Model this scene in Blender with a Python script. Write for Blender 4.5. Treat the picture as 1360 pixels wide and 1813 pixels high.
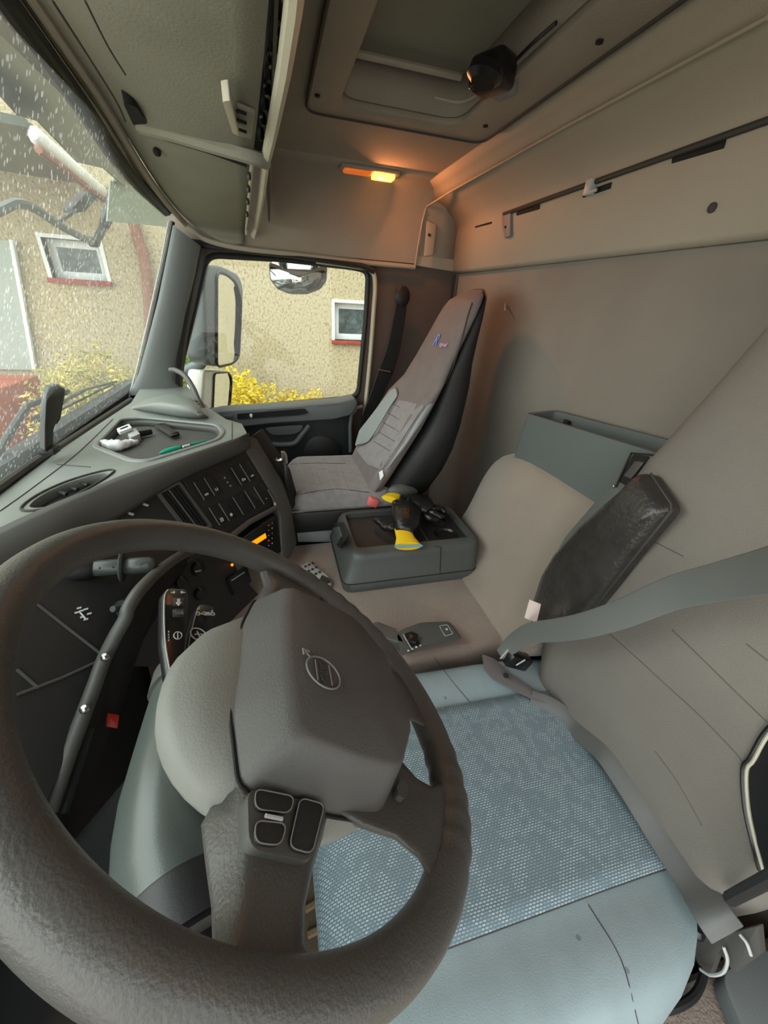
import bpy, bmesh, math, random
import numpy as np
from mathutils import Vector, Matrix, Quaternion
random.seed(7)
for o in list(bpy.data.objects): bpy.data.objects.remove(o)
SC = bpy.context.scene; COL = SC.collection
# ------------------------------------------------------------------ camera
FPX = 680.0; CX, CY = 680.0, 906.5
_AX = np.array([-0.25382929, -0.4760847, 0.84197034])     # world x (towards the passenger door) in camera axes
_AY = np.array([-0.9656094, 0.074061, -0.2492257])        # world y (towards the windscreen)
_AZ = np.array([0.05629538, -0.87627526, -0.47851071])    # world z
cd = bpy.data.cameras.new('camera'); cam = bpy.data.objects.new('camera', cd); COL.objects.link(cam); SC.camera = cam
cd.sensor_fit = 'HORIZONTAL'; cd.sensor_width = 36.0; cd.lens = 36.0 * FPX / 1360.0; cd.clip_start = 0.01; cd.clip_end = 200
R_ = [(_AX[0], _AY[0], _AZ[0]), (-_AX[1], -_AY[1], -_AZ[1]), (-_AX[2], -_AY[2], -_AZ[2])]
mw = Matrix(((R_[0][0], R_[1][0], R_[2][0], 0), (R_[0][1], R_[1][1], R_[2][1], 0), (R_[0][2], R_[1][2], R_[2][2], 0), (0, 0, 0, 1)))
cam.matrix_world = mw
# ------------------------------------------------------------------ light and exposure
SC.view_settings.view_transform = 'Standard'; SC.view_settings.look = 'None'
SC.view_settings.gamma = 1; SC.view_settings.use_curve_mapping = False
SC.view_settings.exposure = 0.35
W = bpy.data.worlds.new('overcast'); SC.world = W; W.use_nodes = True
nt = W.node_tree; nt.nodes.clear()
out = nt.nodes.new('ShaderNodeOutputWorld'); bg = nt.nodes.new('ShaderNodeBackground')
tc = nt.nodes.new('ShaderNodeTexCoord'); sp = nt.nodes.new('ShaderNodeSeparateXYZ'); rp = nt.nodes.new('ShaderNodeValToRGB')
nt.links.new(tc.outputs['Generated'], sp.inputs[0]); nt.links.new(sp.outputs['Z'], rp.inputs[0])
rp.color_ramp.elements[0].position = 0.0; rp.color_ramp.elements[0].color = (.55, .55, .52, 1)
rp.color_ramp.elements[1].position = .6; rp.color_ramp.elements[1].color = (.93, 1, 1, 1)
nt.links.new(rp.outputs[0], bg.inputs[0])
mr = nt.nodes.new('ShaderNodeMapRange'); mr.inputs['From Min'].default_value = -.2; mr.inputs['From Max'].default_value = .8; mr.inputs['To Min'].default_value = 2.0; mr.inputs['To Max'].default_value = 5.0   # sky boosted ahead of the truck to light the dash
nt.links.new(sp.outputs['Y'], mr.inputs['Value']); nt.links.new(mr.outputs[0], bg.inputs[1]); nt.links.new(bg.outputs[0], out.inputs[0])
def portal(name, loc, size, direction):
    l = bpy.data.lights.new(name, 'AREA'); l.shape = 'RECTANGLE'; l.size, l.size_y = size; l.cycles.is_portal = True
    o = bpy.data.objects.new(name, l); COL.objects.link(o); o.location = loc
    o.rotation_euler = Vector(direction).to_track_quat('-Z', 'Y').to_euler()
portal('daylight_windscreen', (.8, .47, -.04), (2.2, .75), (0, -1, -.3))
portal('daylight_door_window', (1.92, -.05, -.06), (.8, .7), (-1, 0, 0))
portal('daylight_driver_door', (-.34, -.12, -.4), (1.1, 1.7), (1, 0, 0))
# ------------------------------------------------------------------ helpers
def sr(r, g, b):
    f = lambda c: ((c/255)/12.92 if c/255 <= .04045 else ((c/255+.055)/1.055)**2.4)
    return (f(r), f(g), f(b), 1)
def ray(px, py):
    d = np.array([px-CX, py-CY, FPX]); return Vector((float(d@_AX), float(d@_AY), float(d@_AZ)))/FPX
def P(px, py, X=None, Y=None, Z=None):
    r = ray(px, py)
    t = X/r.x if X is not None else (Y/r.y if Y is not None else Z/r.z)
    return r*t
def PP(px, py, pl, h=0.0):
    p0, n = pl; r = ray(px, py); return r*(((p0+n*h).dot(n))/r.dot(n))
def plane3(a, b, c):
    a, b, c = Vector(a), Vector(b), Vector(c); n = (b-a).cross(c-a).normalized()
    if n.dot(a) > 0: n = -n          # faces the camera side
    return (a, n)
def V(*a): return Vector(a)
def cat(pts, n=6, closed=False):      # Catmull-Rom
    pts = [Vector(p) for p in pts]; N = len(pts); out = []
    rng = range(N) if closed else range(N-1)
    for i in rng:
        if closed: a, b, c, d = pts[(i-1) % N], pts[i], pts[(i+1) % N], pts[(i+2) % N]
        else:
            b, c = pts[i], pts[i+1]; a = pts[i-1] if i else b*2-c; d = pts[i+2] if i+2 < N else c*2-b
        for k in range(n):
            t = k/n
            out.append(.5*((2*b)+(c-a)*t+(2*a-5*b+4*c-d)*t*t+(3*b-a-3*c+d)*t**3))
    if not closed: out.append(pts[-1])
    return out
def rnd(pts, r, n=5):                  # round the corners of a closed polygon
    pts = [Vector(p) for p in pts]; N = len(pts); out = []
    for i in range(N):
        p, a, b = pts[i], pts[i-1], pts[(i+1) % N]
        da, db = a-p, b-p; rr = min(r, da.length*.48, db.length*.48)
        s, e = p+da.normalized()*rr, p+db.normalized()*rr
        for k in range(n+1):
            t = k/n; out.append(s*(1-t)**2+p*2*t*(1-t)+e*t*t)
    return out
ORG = {}
class MB:
    def __init__(s): s.bm = bmesh.new()
    def vs(s, pts): return [s.bm.verts.new(p) for p in pts]
    def face(s, v):
        try: return s.bm.faces.new(v)
        except ValueError: return None
    def box(s, c, d, M=None):
        c = Vector(c); M = M or Matrix.Identity(3); hx, hy, hz = d[0]/2, d[1]/2, d[2]/2
        v = s.vs([c+M@Vector((x*hx, y*hy, z*hz)) for z in (-1, 1) for y in (-1, 1) for x in (-1, 1)])
        for f in ((0, 2, 3, 1), (4, 5, 7, 6), (0, 1, 5, 4), (2, 6, 7, 3), (0, 4, 6, 2), (1, 3, 7, 5)): s.face([v[i] for i in f])
        return s
    def loft(s, rings, cap=True, closed=False):
        R = [s.vs(r) for r in rings]; n = len(R[0]); m = len(R)
        for i in range(m if closed else m-1):
            A, B = R[i], R[(i+1) % m]
            for k in range(n): s.face([A[k], A[(k+1) % n], B[(k+1) % n], B[k]])
        if cap and not closed: s.face(R[0][::-1]); s.face(R[-1])
        return s
    def grid(s, rows):
        R = [s.vs(r) for r in rows]
        for i in range(len(R)-1):
            for k in range(len(R[0])-1): s.face([R[i][k], R[i][k+1], R[i+1][k+1], R[i+1][k]])
        return s
    def tube(s, pts, r, n=10, closed=False, flat=1.0, up=None):
        pts = [Vector(p) for p in pts]; N = len(pts); rings = []; pn = None
        for i, p in enumerate(pts):
            if closed: t = pts[(i+1) % N]-pts[i-1]
            else: t = pts[min(i+1, N-1)]-pts[max(i-1, 0)]
            t.normalize()
            if pn is None:
                pn = Vector(up) if up else (V(0, 0, 1) if abs(t.z) < .9 else V(1, 0, 0))
            if up: pn = Vector(up)
            pn = (pn-t*pn.dot(t)).normalized(); b = t.cross(pn); rr = r[i] if isinstance(r, (list, tuple)) else r
            rings.append([p+pn*math.sin(2*math.pi*k/n)*rr*flat+b*math.cos(2*math.pi*k/n)*rr for k in range(n)])
        return s.loft(rings, True, closed)
    def strap(s, pts, nrm, w, th=.0025):       # a flat band: pts centre line, nrm face normals, w width(s)
        rings = []; N = len(pts)
        for i in range(N):
            t = (pts[min(i+1, N-1)]-pts[max(i-1, 0)]).normalized(); nn = Vector(nrm[i]); nn = (nn-t*nn.dot(t)).normalized()
            b = t.cross(nn); ww = (w[i] if isinstance(w, list) else w)/2
            rings.append([pts[i]+b*ww*a+nn*th*c for a, c in ((-1, -.4), (-.94, -1), (0, -1), (.94, -1), (1, -.4), (1, .4), (.94, 1), (0, 1), (-.94, 1), (-1, .4))])
        return s.loft(rings)
    def slab(s, pts, vec, holes=()):           # polygon with holes, extruded along vec
        vec = Vector(vec); loops = [list(map(Vector, pts))]+[list(map(Vector, h)) for h in holes]
        for off in (0, 1):
            vv = []; ed = []
            for L in loops:
                q = s.vs([p+vec*off for p in L]); vv.append(q)
                for k in range(len(q)):
                    ed.append(s.bm.edges.new((q[k], q[(k+1) % len(q)])))
            if holes: bmesh.ops.triangle_fill(s.bm, use_beauty=True, use_dissolve=False, edges=ed, normal=vec.normalized())
            else: s.face(vv[0])
            if off == 0: V0 = vv
            else: V1 = vv
        for a, b in zip(V0, V1):
            for k in range(len(a)): s.face([a[k], a[(k+1) % len(a)], b[(k+1) % len(b)], b[k]])
        return s
    def lathe(s, c, ax, prof, n=24):           # prof: (radius, height) along ax
        c = Vector(c); ax = Vector(ax).normalized(); a = ax.orthogonal().normalized(); b = ax.cross(a)
        return s.loft([[c+ax*h+(a*math.cos(2*math.pi*k/n)+b*math.sin(2*math.pi*k/n))*max(r, 1e-4) for k in range(n)] for r, h in prof])
    def ball(s, c, r, n=12, sc=(1, 1, 1), M=None):
        M = M or Matrix.Identity(3); c = Vector(c); m = n//2+1
        s.loft([[c+M@Vector((sc[0]*r*math.sin(math.pi*i/m)*math.cos(2*math.pi*k/n), sc[1]*r*math.sin(math.pi*i/m)*math.sin(2*math.pi*k/n), sc[2]*r*math.cos(math.pi*i/m))) for k in range(n)] for i in range(1, m)])
        return s
    def build(s, name, m, parent=None, bevel=0, seg=2, ang=38, sub=0, jit=0, bang=30):
        bm = s.bm
        bmesh.ops.remove_doubles(bm, verts=bm.verts, dist=1e-5)
        bmesh.ops.recalc_face_normals(bm, faces=bm.faces)
        if bevel:
            es = [e for e in bm.edges if len(e.link_faces) == 2 and e.calc_face_angle(0) > math.radians(bang)]
            if es: bmesh.ops.bevel(bm, geom=es, offset=bevel, segments=seg, profile=.5, affect='EDGES', clamp_overlap=True)
        for f in bm.faces: f.smooth = True
        for e in bm.edges:
            if len(e.link_faces) == 2 and e.calc_face_angle(0) > math.radians(ang): e.smooth = False
        if jit:
            for v in bm.verts: v.co += Vector((random.uniform(-jit, jit), random.uniform(-jit, jit), random.uniform(-jit, jit)))
        if parent is not None:
            o0 = ORG[parent.name]
        else:
            cs = [v.co for v in bm.verts]
            o0 = Vector((sum(c.x for c in cs)/len(cs), sum(c.y for c in cs)/len(cs), min(c.z for c in cs)))
        bmesh.ops.translate(bm, verts=bm.verts, vec=-o0)
        me = bpy.data.meshes.new(name); bm.to_mesh(me); bm.free()
        o = bpy.data.objects.new(name, me); COL.objects.link(o); me.materials.append(m)
        ORG[o.name] = o0.copy()
        if parent is not None: o.parent = parent
        else: o.location = o0
        if sub:
            md = o.modifiers.new('smooth', 'SUBSURF'); md.levels = sub; md.render_levels = sub
        return o
def thing(name, label, ctg, loc, group=None):
    o = bpy.data.objects.new(name, None); COL.objects.link(o); o.location = loc; o.empty_display_size = .05
    ORG[o.name] = Vector(loc); o['label'] = label; o['category'] = ctg
    if group: o['group'] = group
    return o
def tag(o, label, ctg, group=None):
    o['label'] = label; o['category'] = ctg
    if group: o['group'] = group
    return o
def st(o): o['kind'] = 'structure'; return o
def lab(o, l): o['label'] = l; return o
def text(body, size, org, xd, yd, m, parent, name='lettering', th=.0006, align='CENTER', shear=0):
    cu = bpy.data.curves.new('t', 'FONT'); cu.body = body; cu.size = size; cu.extrude = th; cu.align_x = align; cu.align_y = 'CENTER'; cu.shear = shear
    cu.resolution_u = 3
    t = bpy.data.objects.new('t', cu); COL.objects.link(t)
    dg = bpy.context.evaluated_depsgraph_get(); me = bpy.data.meshes.new_from_object(t.evaluated_get(dg))
    bpy.data.objects.remove(t); bpy.data.curves.remove(cu)
    xd = Vector(xd).normalized(); zd = xd.cross(Vector(yd)).normalized(); yd = zd.cross(xd)
    M = Matrix((xd, yd, zd)).transposed(); o0 = ORG[parent.name]; org = Vector(org)
    for v in me.vertices: v.co = org+M@v.co-o0
    me.materials.clear(); me.materials.append(m)
    o = bpy.data.objects.new(name, me); COL.objects.link(o); o.parent = parent; ORG[o.name] = o0.copy(); return o
# ------------------------------------------------------------------ materials
def mat(name, col, rough=.6, bump=0, bscale=400, var=0, vscale=8, metal=0, spec=.5, emit=None, es=0, col2=None, coat=0, sheen=0, detail=2):
    m = bpy.data.materials.new(name); m.use_nodes = True; n = m.node_tree; b = n.nodes['Principled BSDF']
    b.inputs['Base Color'].default_value = col; b.inputs['Roughness'].default_value = rough; b.inputs['Metallic'].default_value = metal
    b.inputs['Specular IOR Level'].default_value = spec; b.inputs['Coat Weight'].default_value = coat; b.inputs['Sheen Weight'].default_value = sheen
    tcn = n.nodes.new('ShaderNodeTexCoord')
    if bump:
        t = n.nodes.new('ShaderNodeTexNoise'); t.inputs['Scale'].default_value = bscale; t.inputs['Detail'].default_value = detail
        n.links.new(tcn.outputs['Object'], t.inputs['Vector'])
        u = n.nodes.new('ShaderNodeBump'); u.inputs['Strength'].default_value = bump; u.inputs['Distance'].default_value = .6/bscale
        n.links.new(t.outputs['Fac'], u.inputs['Height']); n.links.new(u.outputs[0], b.inputs['Normal'])
    if var or col2:
        t = n.nodes.new('ShaderNodeTexNoise'); t.inputs['Scale'].default_value = vscale; t.inputs['Detail'].default_value = 4
        n.links.new(tcn.outputs['Object'], t.inputs['Vector'])
        r = n.nodes.new('ShaderNodeValToRGB'); r.color_ramp.elements[0].position = .35; r.color_ramp.elements[1].position = .65
        c2 = col2 or tuple(c*(1+var) for c in col[:3])+(1,)
        c1 = col if col2 else tuple(c*(1-var) for c in col[:3])+(1,)
        r.color_ramp.elements[0].color = c1; r.color_ramp.elements[1].color = c2
        n.links.new(t.outputs['Fac'], r.inputs[0]); n.links.new(r.outputs[0], b.inputs['Base Color'])
    if emit: b.inputs['Emission Color'].default_value = emit; b.inputs['Emission Strength'].default_value = es
    return m
M = {}
M['dash'] = mat('dash_grey_plastic', sr(122, 126, 121), .42, .25, 900, .04, 6)
M['roll'] = mat('dash_dark_grey_plastic', sr(74, 73, 70), .48, .3, 900)
M['black'] = mat('black_plastic', sr(34, 34, 34), .55, .2, 900)
M['gloss'] = mat('black_gloss_plastic', sr(22, 22, 23), .3)
M['dark'] = mat('recess_shade_black', sr(14, 14, 14), .8)  # near black that puts recess shade into the colour; also on small fittings
M['wheel'] = mat('worn_wheel_rubber', sr(75, 73, 70), .40, .35, 420, .12, 14)
M['cover'] = mat('airbag_cover_vinyl', sr(82, 80, 78), .55, .35, 500, .05, 10)
M['housing'] = mat('hub_housing_vinyl', sr(122, 122, 116), .55, .3, 500, .08, 10)
M['column'] = mat('column_grey_plastic', sr(70, 76, 73), .32, .15, 800)
M['trim'] = mat('beige_roof_trim', sr(160, 150, 134), .75, .15, 300, .03, 4)
M['shelf'] = mat('overhead_shelf_fabric', sr(134, 131, 116), .8, .25, 260, .05, 9)
M['lip'] = mat('cream_trim', sr(188, 182, 160), .55, .1, 500)
M['liner'] = mat('headliner', sr(150, 140, 126), .9, .3, 260, .04, 6)
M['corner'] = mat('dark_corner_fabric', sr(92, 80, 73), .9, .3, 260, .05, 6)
M['wallfab'] = mat('rear_wall_vinyl', sr(126, 119, 110), .85, .2, 500, .05, 5)
M['carpet'] = mat('tunnel_carpet', sr(138, 124, 114), .95, .9, 260, .08, 9, sheen=.2)
M['bunk'] = mat('bunk_cloth', sr(138, 127, 116), .92, .6, 300, .06, 6, sheen=.3)
M['box'] = mat('storage_grey_plastic', sr(92, 98, 96), .5, .3, 700)
M['console'] = mat('console_grey_plastic', sr(74, 77, 75), .5, .35, 600)
M['consmat'] = mat('console_dark_tray', sr(40, 39, 38), .6, .2, 500)
M['leather'] = mat('black_leather', sr(48, 46, 44), .26, .35, 120, .15, 30, detail=5)
M['seatblk'] = mat('black_seat_cloth', sr(20, 20, 21), .55, .2, 600)
M['pseat'] = mat('passenger_seat_alcantara', sr(128, 125, 125), .85, .4, 300, .10, 40, sheen=.2)
M['pseatup'] = mat('passenger_seat_upper', sr(112, 104, 102), .8, .35, 300, .05, 20)
M['vinyl'] = mat('grey_vinyl', sr(140, 146, 146), .42, .15, 500)
M['dback'] = mat('driver_backrest_cloth', sr(112, 107, 100), .8, .5, 500, .05, 7)
M['belt'] = mat('seat_belt_webbing', sr(98, 100, 98), .6, .4, 900)
M['belt2'] = mat('lap_belt_webbing', sr(84, 84, 83), .55, .4, 900)
M['beltdk'] = mat('dark_webbing', sr(26, 25, 25), .7, .3, 900)
M['blue'] = mat('seat_blue_bolster', sr(134, 148, 152), .75, .4, 600, .06, 14)
M['white'] = mat('white_plastic', sr(225, 228, 226), .4)
M['mark'] = mat('white_marking', sr(205, 208, 208), .6)
M['greymark'] = mat('grey_marking', sr(120, 120, 120), .6)
M['red'] = mat('red_plastic', sr(200, 40, 30), .4)
M['pink'] = mat('faded_red_plastic', sr(225, 110, 105), .4)
M['yellow'] = mat('yellow_knit', sr(240, 196, 20), .8, .4, 600)
M['glove'] = mat('black_nitrile', sr(22, 22, 23), .32, .5, 120, detail=4)
M['teal'] = mat('teal_plastic', sr(20, 150, 125), .35)
M['clear'] = mat('cloudy_plastic', sr(235, 236, 236), .3, .1, 200)
M['metal'] = mat('steel', sr(190, 190, 190), .3, metal=1)
M['silver'] = mat('silver_plastic', sr(170, 172, 172), .4)
M['dkmetal'] = mat('dark_metal', sr(70, 70, 68), .45, metal=.6)
M['tag'] = mat('paper_tag', sr(225, 208, 200), .8)
M['floor'] = mat('floor_mat', sr(92, 80, 62), .9, .5, 200, .2, 12)
M['floord'] = mat('worn_floor_edge', sr(120, 100, 74), .9, .5, 200, .15, 30)
M['rubber'] = mat('black_rubber', sr(24, 24, 25), .5)
M['pillar'] = mat('pillar_grey', sr(104, 108, 106), .5, .15, 500)
M['doorp'] = mat('door_grey_plastic', sr(98, 103, 104), .5, .2, 600)
M['doord'] = mat('door_dark_plastic', sr(36, 42, 44), .6, .2, 600)
M['paint'] = mat('white_paint', sr(222, 220, 205), .35)
M['brick'] = mat('sill_brick', sr(150, 62, 50), .8, .4, 60)
M['stone'] = mat('stone', sr(120, 112, 96), .9, .6, 30, .25, 6)
M['ground'] = mat('wet_ground', sr(120, 110, 88), .8, .6, 12, .25, 3)
M['garage'] = mat('pale_grey_door', sr(158, 166, 158), .6, .2, 20)
M['green'] = mat('visor_tint', sr(60, 66, 52), .3)
M['mbody'] = mat('mirror_housing', sr(104, 112, 114), .45, .1, 300)
M['mglass'] = mat('mirror_glass', (.86, .88, .86, 1), .03, metal=1)
M['orange'] = mat('amber_display', sr(255, 130, 0), .5, emit=sr(255, 120, 0), es=1.6)
M['amberlens'] = mat('amber_lens', sr(230, 130, 60), .3, emit=sr(255, 120, 40), es=.35)
M['lamp'] = mat('lamp_lens_lit', sr(255, 190, 80), .3, emit=sr(255, 165, 50), es=7)
M['logoblue'] = mat('blue_stitching', sr(110, 150, 225), .7)
M['logopink'] = mat('pink_stitching', sr(205, 160, 205), .7)
M['seam'] = mat('dark_seam', sr(60, 56, 52), .8)
M['seam2'] = mat('cloth_seam', sr(88, 83, 77), .8)
M['brown'] = mat('weathered_brown', sr(140, 98, 80), .8, .3, 60)
M['piping'] = mat('pale_piping', sr(180, 176, 158), .6)
M['stem'] = mat('bush_stem', sr(80, 66, 46), .9)

def leafmat(name, a, b):
    m = mat(name, a, .6, col2=b, vscale=9); bs = m.node_tree.nodes['Principled BSDF']
    bs.inputs['Subsurface Weight'].default_value = 0; return m
M['leafy'] = leafmat('yellow_leaves', sr(190, 165, 25), sr(232, 205, 60))
M['leafo'] = leafmat('dull_yellow_leaves', sr(120, 118, 50), sr(205, 185, 90))
M['leafg'] = leafmat('green_leaves', sr(70, 105, 30), sr(120, 150, 60))

def nodes(m): n = m.node_tree; return n, n.nodes['Principled BSDF']
# rough-cast wall
m = mat('roughcast', sr(188, 170, 128), .95); n, b = nodes(m)
t = n.nodes.new('ShaderNodeTexCoord'); v1 = n.nodes.new('ShaderNodeTexNoise'); v1.inputs['Scale'].default_value = 40; v1.inputs['Detail'].default_value = 5; v1.inputs['Roughness'].default_value = .65
mp = n.nodes.new('ShaderNodeMapping'); mp.inputs['Scale'].default_value = (1, 1, .7)
n.links.new(t.outputs['Object'], mp.inputs[0]); n.links.new(mp.outputs[0], v1.inputs['Vector'])
r = n.nodes.new('ShaderNodeValToRGB'); r.color_ramp.elements[0].position = .33; r.color_ramp.elements[1].position = .5
r.color_ramp.elements[0].color = sr(142, 128, 100); r.color_ramp.elements[1].color = sr(194, 180, 146)
n.links.new(v1.outputs['Fac'], r.inputs[0]); n.links.new(r.outputs[0], b.inputs['Base Color'])
u = n.nodes.new('ShaderNodeBump'); u.inputs['Strength'].default_value = .8; u.inputs['Distance'].default_value = .03
n.links.new(v1.outputs['Fac'], u.inputs['Height']); n.links.new(u.outputs[0], b.inputs['Normal']); M['stucco'] = m
# woven seat centre: dashes in short rows inside a maze of larger blocks
m = mat('seat_blue_weave', sr(120, 140, 150), .85); n, b = nodes(m)
t = n.nodes.new('ShaderNodeTexCoord'); mp = n.nodes.new('ShaderNodeMapping'); mp.inputs['Rotation'].default_value = (0, 0, math.radians(90))
br = n.nodes.new('ShaderNodeTexBrick'); br.inputs['Scale'].default_value = 1; br.offset = .5
br.inputs['Brick Width'].default_value = .0062; br.inputs['Row Height'].default_value = .0036; br.inputs['Mortar Size'].default_value = .0010; br.inputs['Mortar Smooth'].default_value = .3
br.inputs['Color1'].default_value = sr(172, 188, 194); br.inputs['Color2'].default_value = sr(146, 164, 172); br.inputs['Mortar'].default_value = sr(88, 103, 110)
n.links.new(t.outputs['Object'], mp.inputs[0]); n.links.new(mp.outputs[0], br.inputs['Vector'])
vo = n.nodes.new('ShaderNodeTexVoronoi'); vo.distance = 'CHEBYCHEV'; vo.inputs['Scale'].default_value = 70; vo.feature = 'F1'
n.links.new(t.outputs['Object'], vo.inputs['Vector'])
sx = n.nodes.new('ShaderNodeSeparateColor'); n.links.new(vo.outputs['Color'], sx.inputs[0])
gt = n.nodes.new('ShaderNodeMath'); gt.operation = 'GREATER_THAN'; gt.inputs[1].default_value = .42; n.links.new(sx.outputs[0], gt.inputs[0])
gm = n.nodes.new('ShaderNodeMath'); gm.operation = 'MULTIPLY_ADD'; gm.inputs[1].default_value = .5; gm.inputs[2].default_value = .35; n.links.new(gt.outputs[0], gm.inputs[0])
mx = n.nodes.new('ShaderNodeMix'); mx.data_type = 'RGBA'; n.links.new(gm.outputs[0], mx.inputs['Factor'])
mx.inputs['A'].default_value = sr(100, 116, 124); n.links.new(br.outputs['Color'], mx.inputs['B']); n.links.new(mx.outputs['Result'], b.inputs['Base Color']); M['weave'] = m
# tray mat
m = mat('ribbed_tray_mat', sr(70, 70, 66), .6); n, b = nodes(m)
t = n.nodes.new('ShaderNodeTexCoord'); wv = n.nodes.new('ShaderNodeTexChecker'); wv.inputs['Scale'].default_value = 260
n.links.new(t.outputs['Object'], wv.inputs['Vector']); wv.inputs['Color1'].default_value = sr(84, 84, 80); wv.inputs['Color2'].default_value = sr(50, 50, 47)
n.links.new(wv.outputs['Color'], b.inputs['Base Color']); M['traymat'] = m
# brick steps
m = mat('red_brick', sr(180, 84, 56), .85); n, b = nodes(m)
t = n.nodes.new('ShaderNodeTexCoord'); br = n.nodes.new('ShaderNodeTexBrick'); mp = n.nodes.new('ShaderNodeMapping'); mp.inputs['Rotation'].default_value = (math.radians(90), 0, math.radians(90))
br.inputs['Scale'].default_value = 1; br.inputs['Brick Width'].default_value = .26; br.inputs['Row Height'].default_value = .075; br.inputs['Mortar Size'].default_value = .008
br.inputs['Color1'].default_value = sr(196, 92, 58); br.inputs['Color2'].default_value = sr(170, 74, 52); br.inputs['Mortar'].default_value = sr(150, 120, 100)
n.links.new(t.outputs['Object'], mp.inputs[0]); n.links.new(mp.outputs[0], br.inputs['Vector']); n.links.new(br.outputs['Color'], b.inputs['Base Color']); M['bricks'] = m
# glass with rain drops and an added even haze for a washed-out view
def glassmat(name, rain, veil=.0):
    m = bpy.data.materials.new(name); m.use_nodes = True; n = m.node_tree; n.nodes.clear()
    o = n.nodes.new('ShaderNodeOutputMaterial'); tr = n.nodes.new('ShaderNodeBsdfTransparent'); gl = n.nodes.new('ShaderNodeBsdfGlossy'); gl.inputs['Roughness'].default_value = .02
    tr.inputs[0].default_value = (.95, .97, .95, 1)
    mx = n.nodes.new('ShaderNodeMixShader'); mx.inputs[0].default_value = .03
    n.links.new(tr.outputs[0], mx.inputs[1]); n.links.new(gl.outputs[0], mx.inputs[2])
    t = n.nodes.new('ShaderNodeTexCoord'); mp = n.nodes.new('ShaderNodeMapping'); mp.inputs['Scale'].default_value = (1, 1, .35)
    v = n.nodes.new('ShaderNodeTexVoronoi'); v.inputs['Scale'].default_value = 110
    n.links.new(t.outputs['Object'], mp.inputs[0]); n.links.new(mp.outputs[0], v.inputs['Vector'])
    lt = n.nodes.new('ShaderNodeMath'); lt.operation = 'LESS_THAN'; lt.inputs[1].default_value = .22; n.links.new(v.outputs['Distance'], lt.inputs[0])
    ns = n.nodes.new('ShaderNodeTexNoise'); ns.inputs['Scale'].default_value = 5; n.links.new(mp.outputs[0], ns.inputs['Vector'])
    ad = n.nodes.new('ShaderNodeMath'); ad.operation = 'MULTIPLY'; n.links.new(lt.outputs[0], ad.inputs[0]); n.links.new(ns.outputs['Fac'], ad.inputs[1])
    ml = n.nodes.new('ShaderNodeMath'); ml.operation = 'MULTIPLY_ADD'; ml.inputs[1].default_value = rain; ml.inputs[2].default_value = veil; n.links.new(ad.outputs[0], ml.inputs[0])
    tl = n.nodes.new('ShaderNodeBsdfTranslucent'); tl.inputs[0].default_value = (.9, .92, .88, 1)
    m2 = n.nodes.new('ShaderNodeMixShader'); n.links.new(ml.outputs[0], m2.inputs[0]); n.links.new(mx.outputs[0], m2.inputs[1]); n.links.new(tl.outputs[0], m2.inputs[2])
    n.links.new(m2.outputs[0], o.inputs[0]); return m
M['glass'] = glassmat('side_window_glass', .25, .0); M['wscreen'] = glassmat('wet_windscreen_glass', .28, .03)
M['pane'] = mat('dark_window_pane', sr(78, 92, 92), .08, var=.5, vscale=12)
# ================================================================== CAB SHELL
XR = 1.85; ZF = -1.25; YB = -.80; ZC = .40
def pxpoly(pts, **k): return [P(a, b, **k) for a, b in pts]
WIN = pxpoly([(366, 451), (500, 459), (625, 473), (652, 480), (648, 560), (640, 640), (634, 703), (560, 710), (345, 729), (316, 700), (322, 640), (345, 545)], X=XR)
WIN = rnd(WIN, .045, 5)
b = MB(); b.slab([V(XR, -.84, -1.3), V(XR, .55, -1.3), V(XR, .55, -.36), V(XR, .29, .26), V(XR, -.84, .26)], V(.05, 0, 0), [WIN])
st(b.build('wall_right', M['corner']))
b = MB(); b.box((.8, YB-.03, -.45), (2.2, .04, 1.75)); st(b.build('wall_back', M['wallfab']))
b = MB(); b.box((.8, -.1, ZF-.02), (2.3, 1.5, .04)); st(b.build('floor', M['floor']))
b = MB(); b.box((.8, .585, -.82), (2.2, .04, .95)); st(b.build('wall_front', M['doord']))
# left side behind and in front of the open driver door
b = MB(); b.box((-.32, -.70, -.45), (.04, .28, 1.75)); b.box((-.32, .50, -.8), (.04, .2, .95)); b.box((-.32, -.1, .3), (.04, 1.3, .2)); st(b.build('wall_left', M['liner']))
# roof with the hatch opening
hc = [P(540, 185, Z=ZC), P(850, 240, Z=ZC), P(1140, 40, Z=ZC)]
hx1, hx0, hy1, hy0 = 1.27, .33, hc[0].y, hc[1].y-.01
hole = rnd([V(hx0+.08, hy1-.07, ZC), V(hx1-.07, hy1-.07, ZC), V(hx1-.07, hy0+.10, ZC), V(hx0+.08, hy0+.10, ZC)], .05)
b = MB(); b.slab([V(-.34, .45, ZC), V(1.64, .45, ZC), V(1.64, -.84, ZC), V(-.34, -.84, ZC)], V(0, 0, .03), [hole]); st(b.build('ceiling', M['liner']))
prof = [(1.62, ZC), (1.70, ZC-.004), (1.755, ZC-.03), (1.795, ZC-.085), (1.815, ZC-.16), (1.825, .15), (1.86, .145)]
b = MB(); rows = []
for y in np.linspace(.33, -.79, 13): rows.append([V(x, y, z) for i, (x, z) in enumerate(prof)])
b.grid(rows); o = st(b.build('trim_1', M['liner'])); md = o.modifiers.new('thick', 'SOLIDIFY'); md.thickness = .012; md.offset = 1
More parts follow.
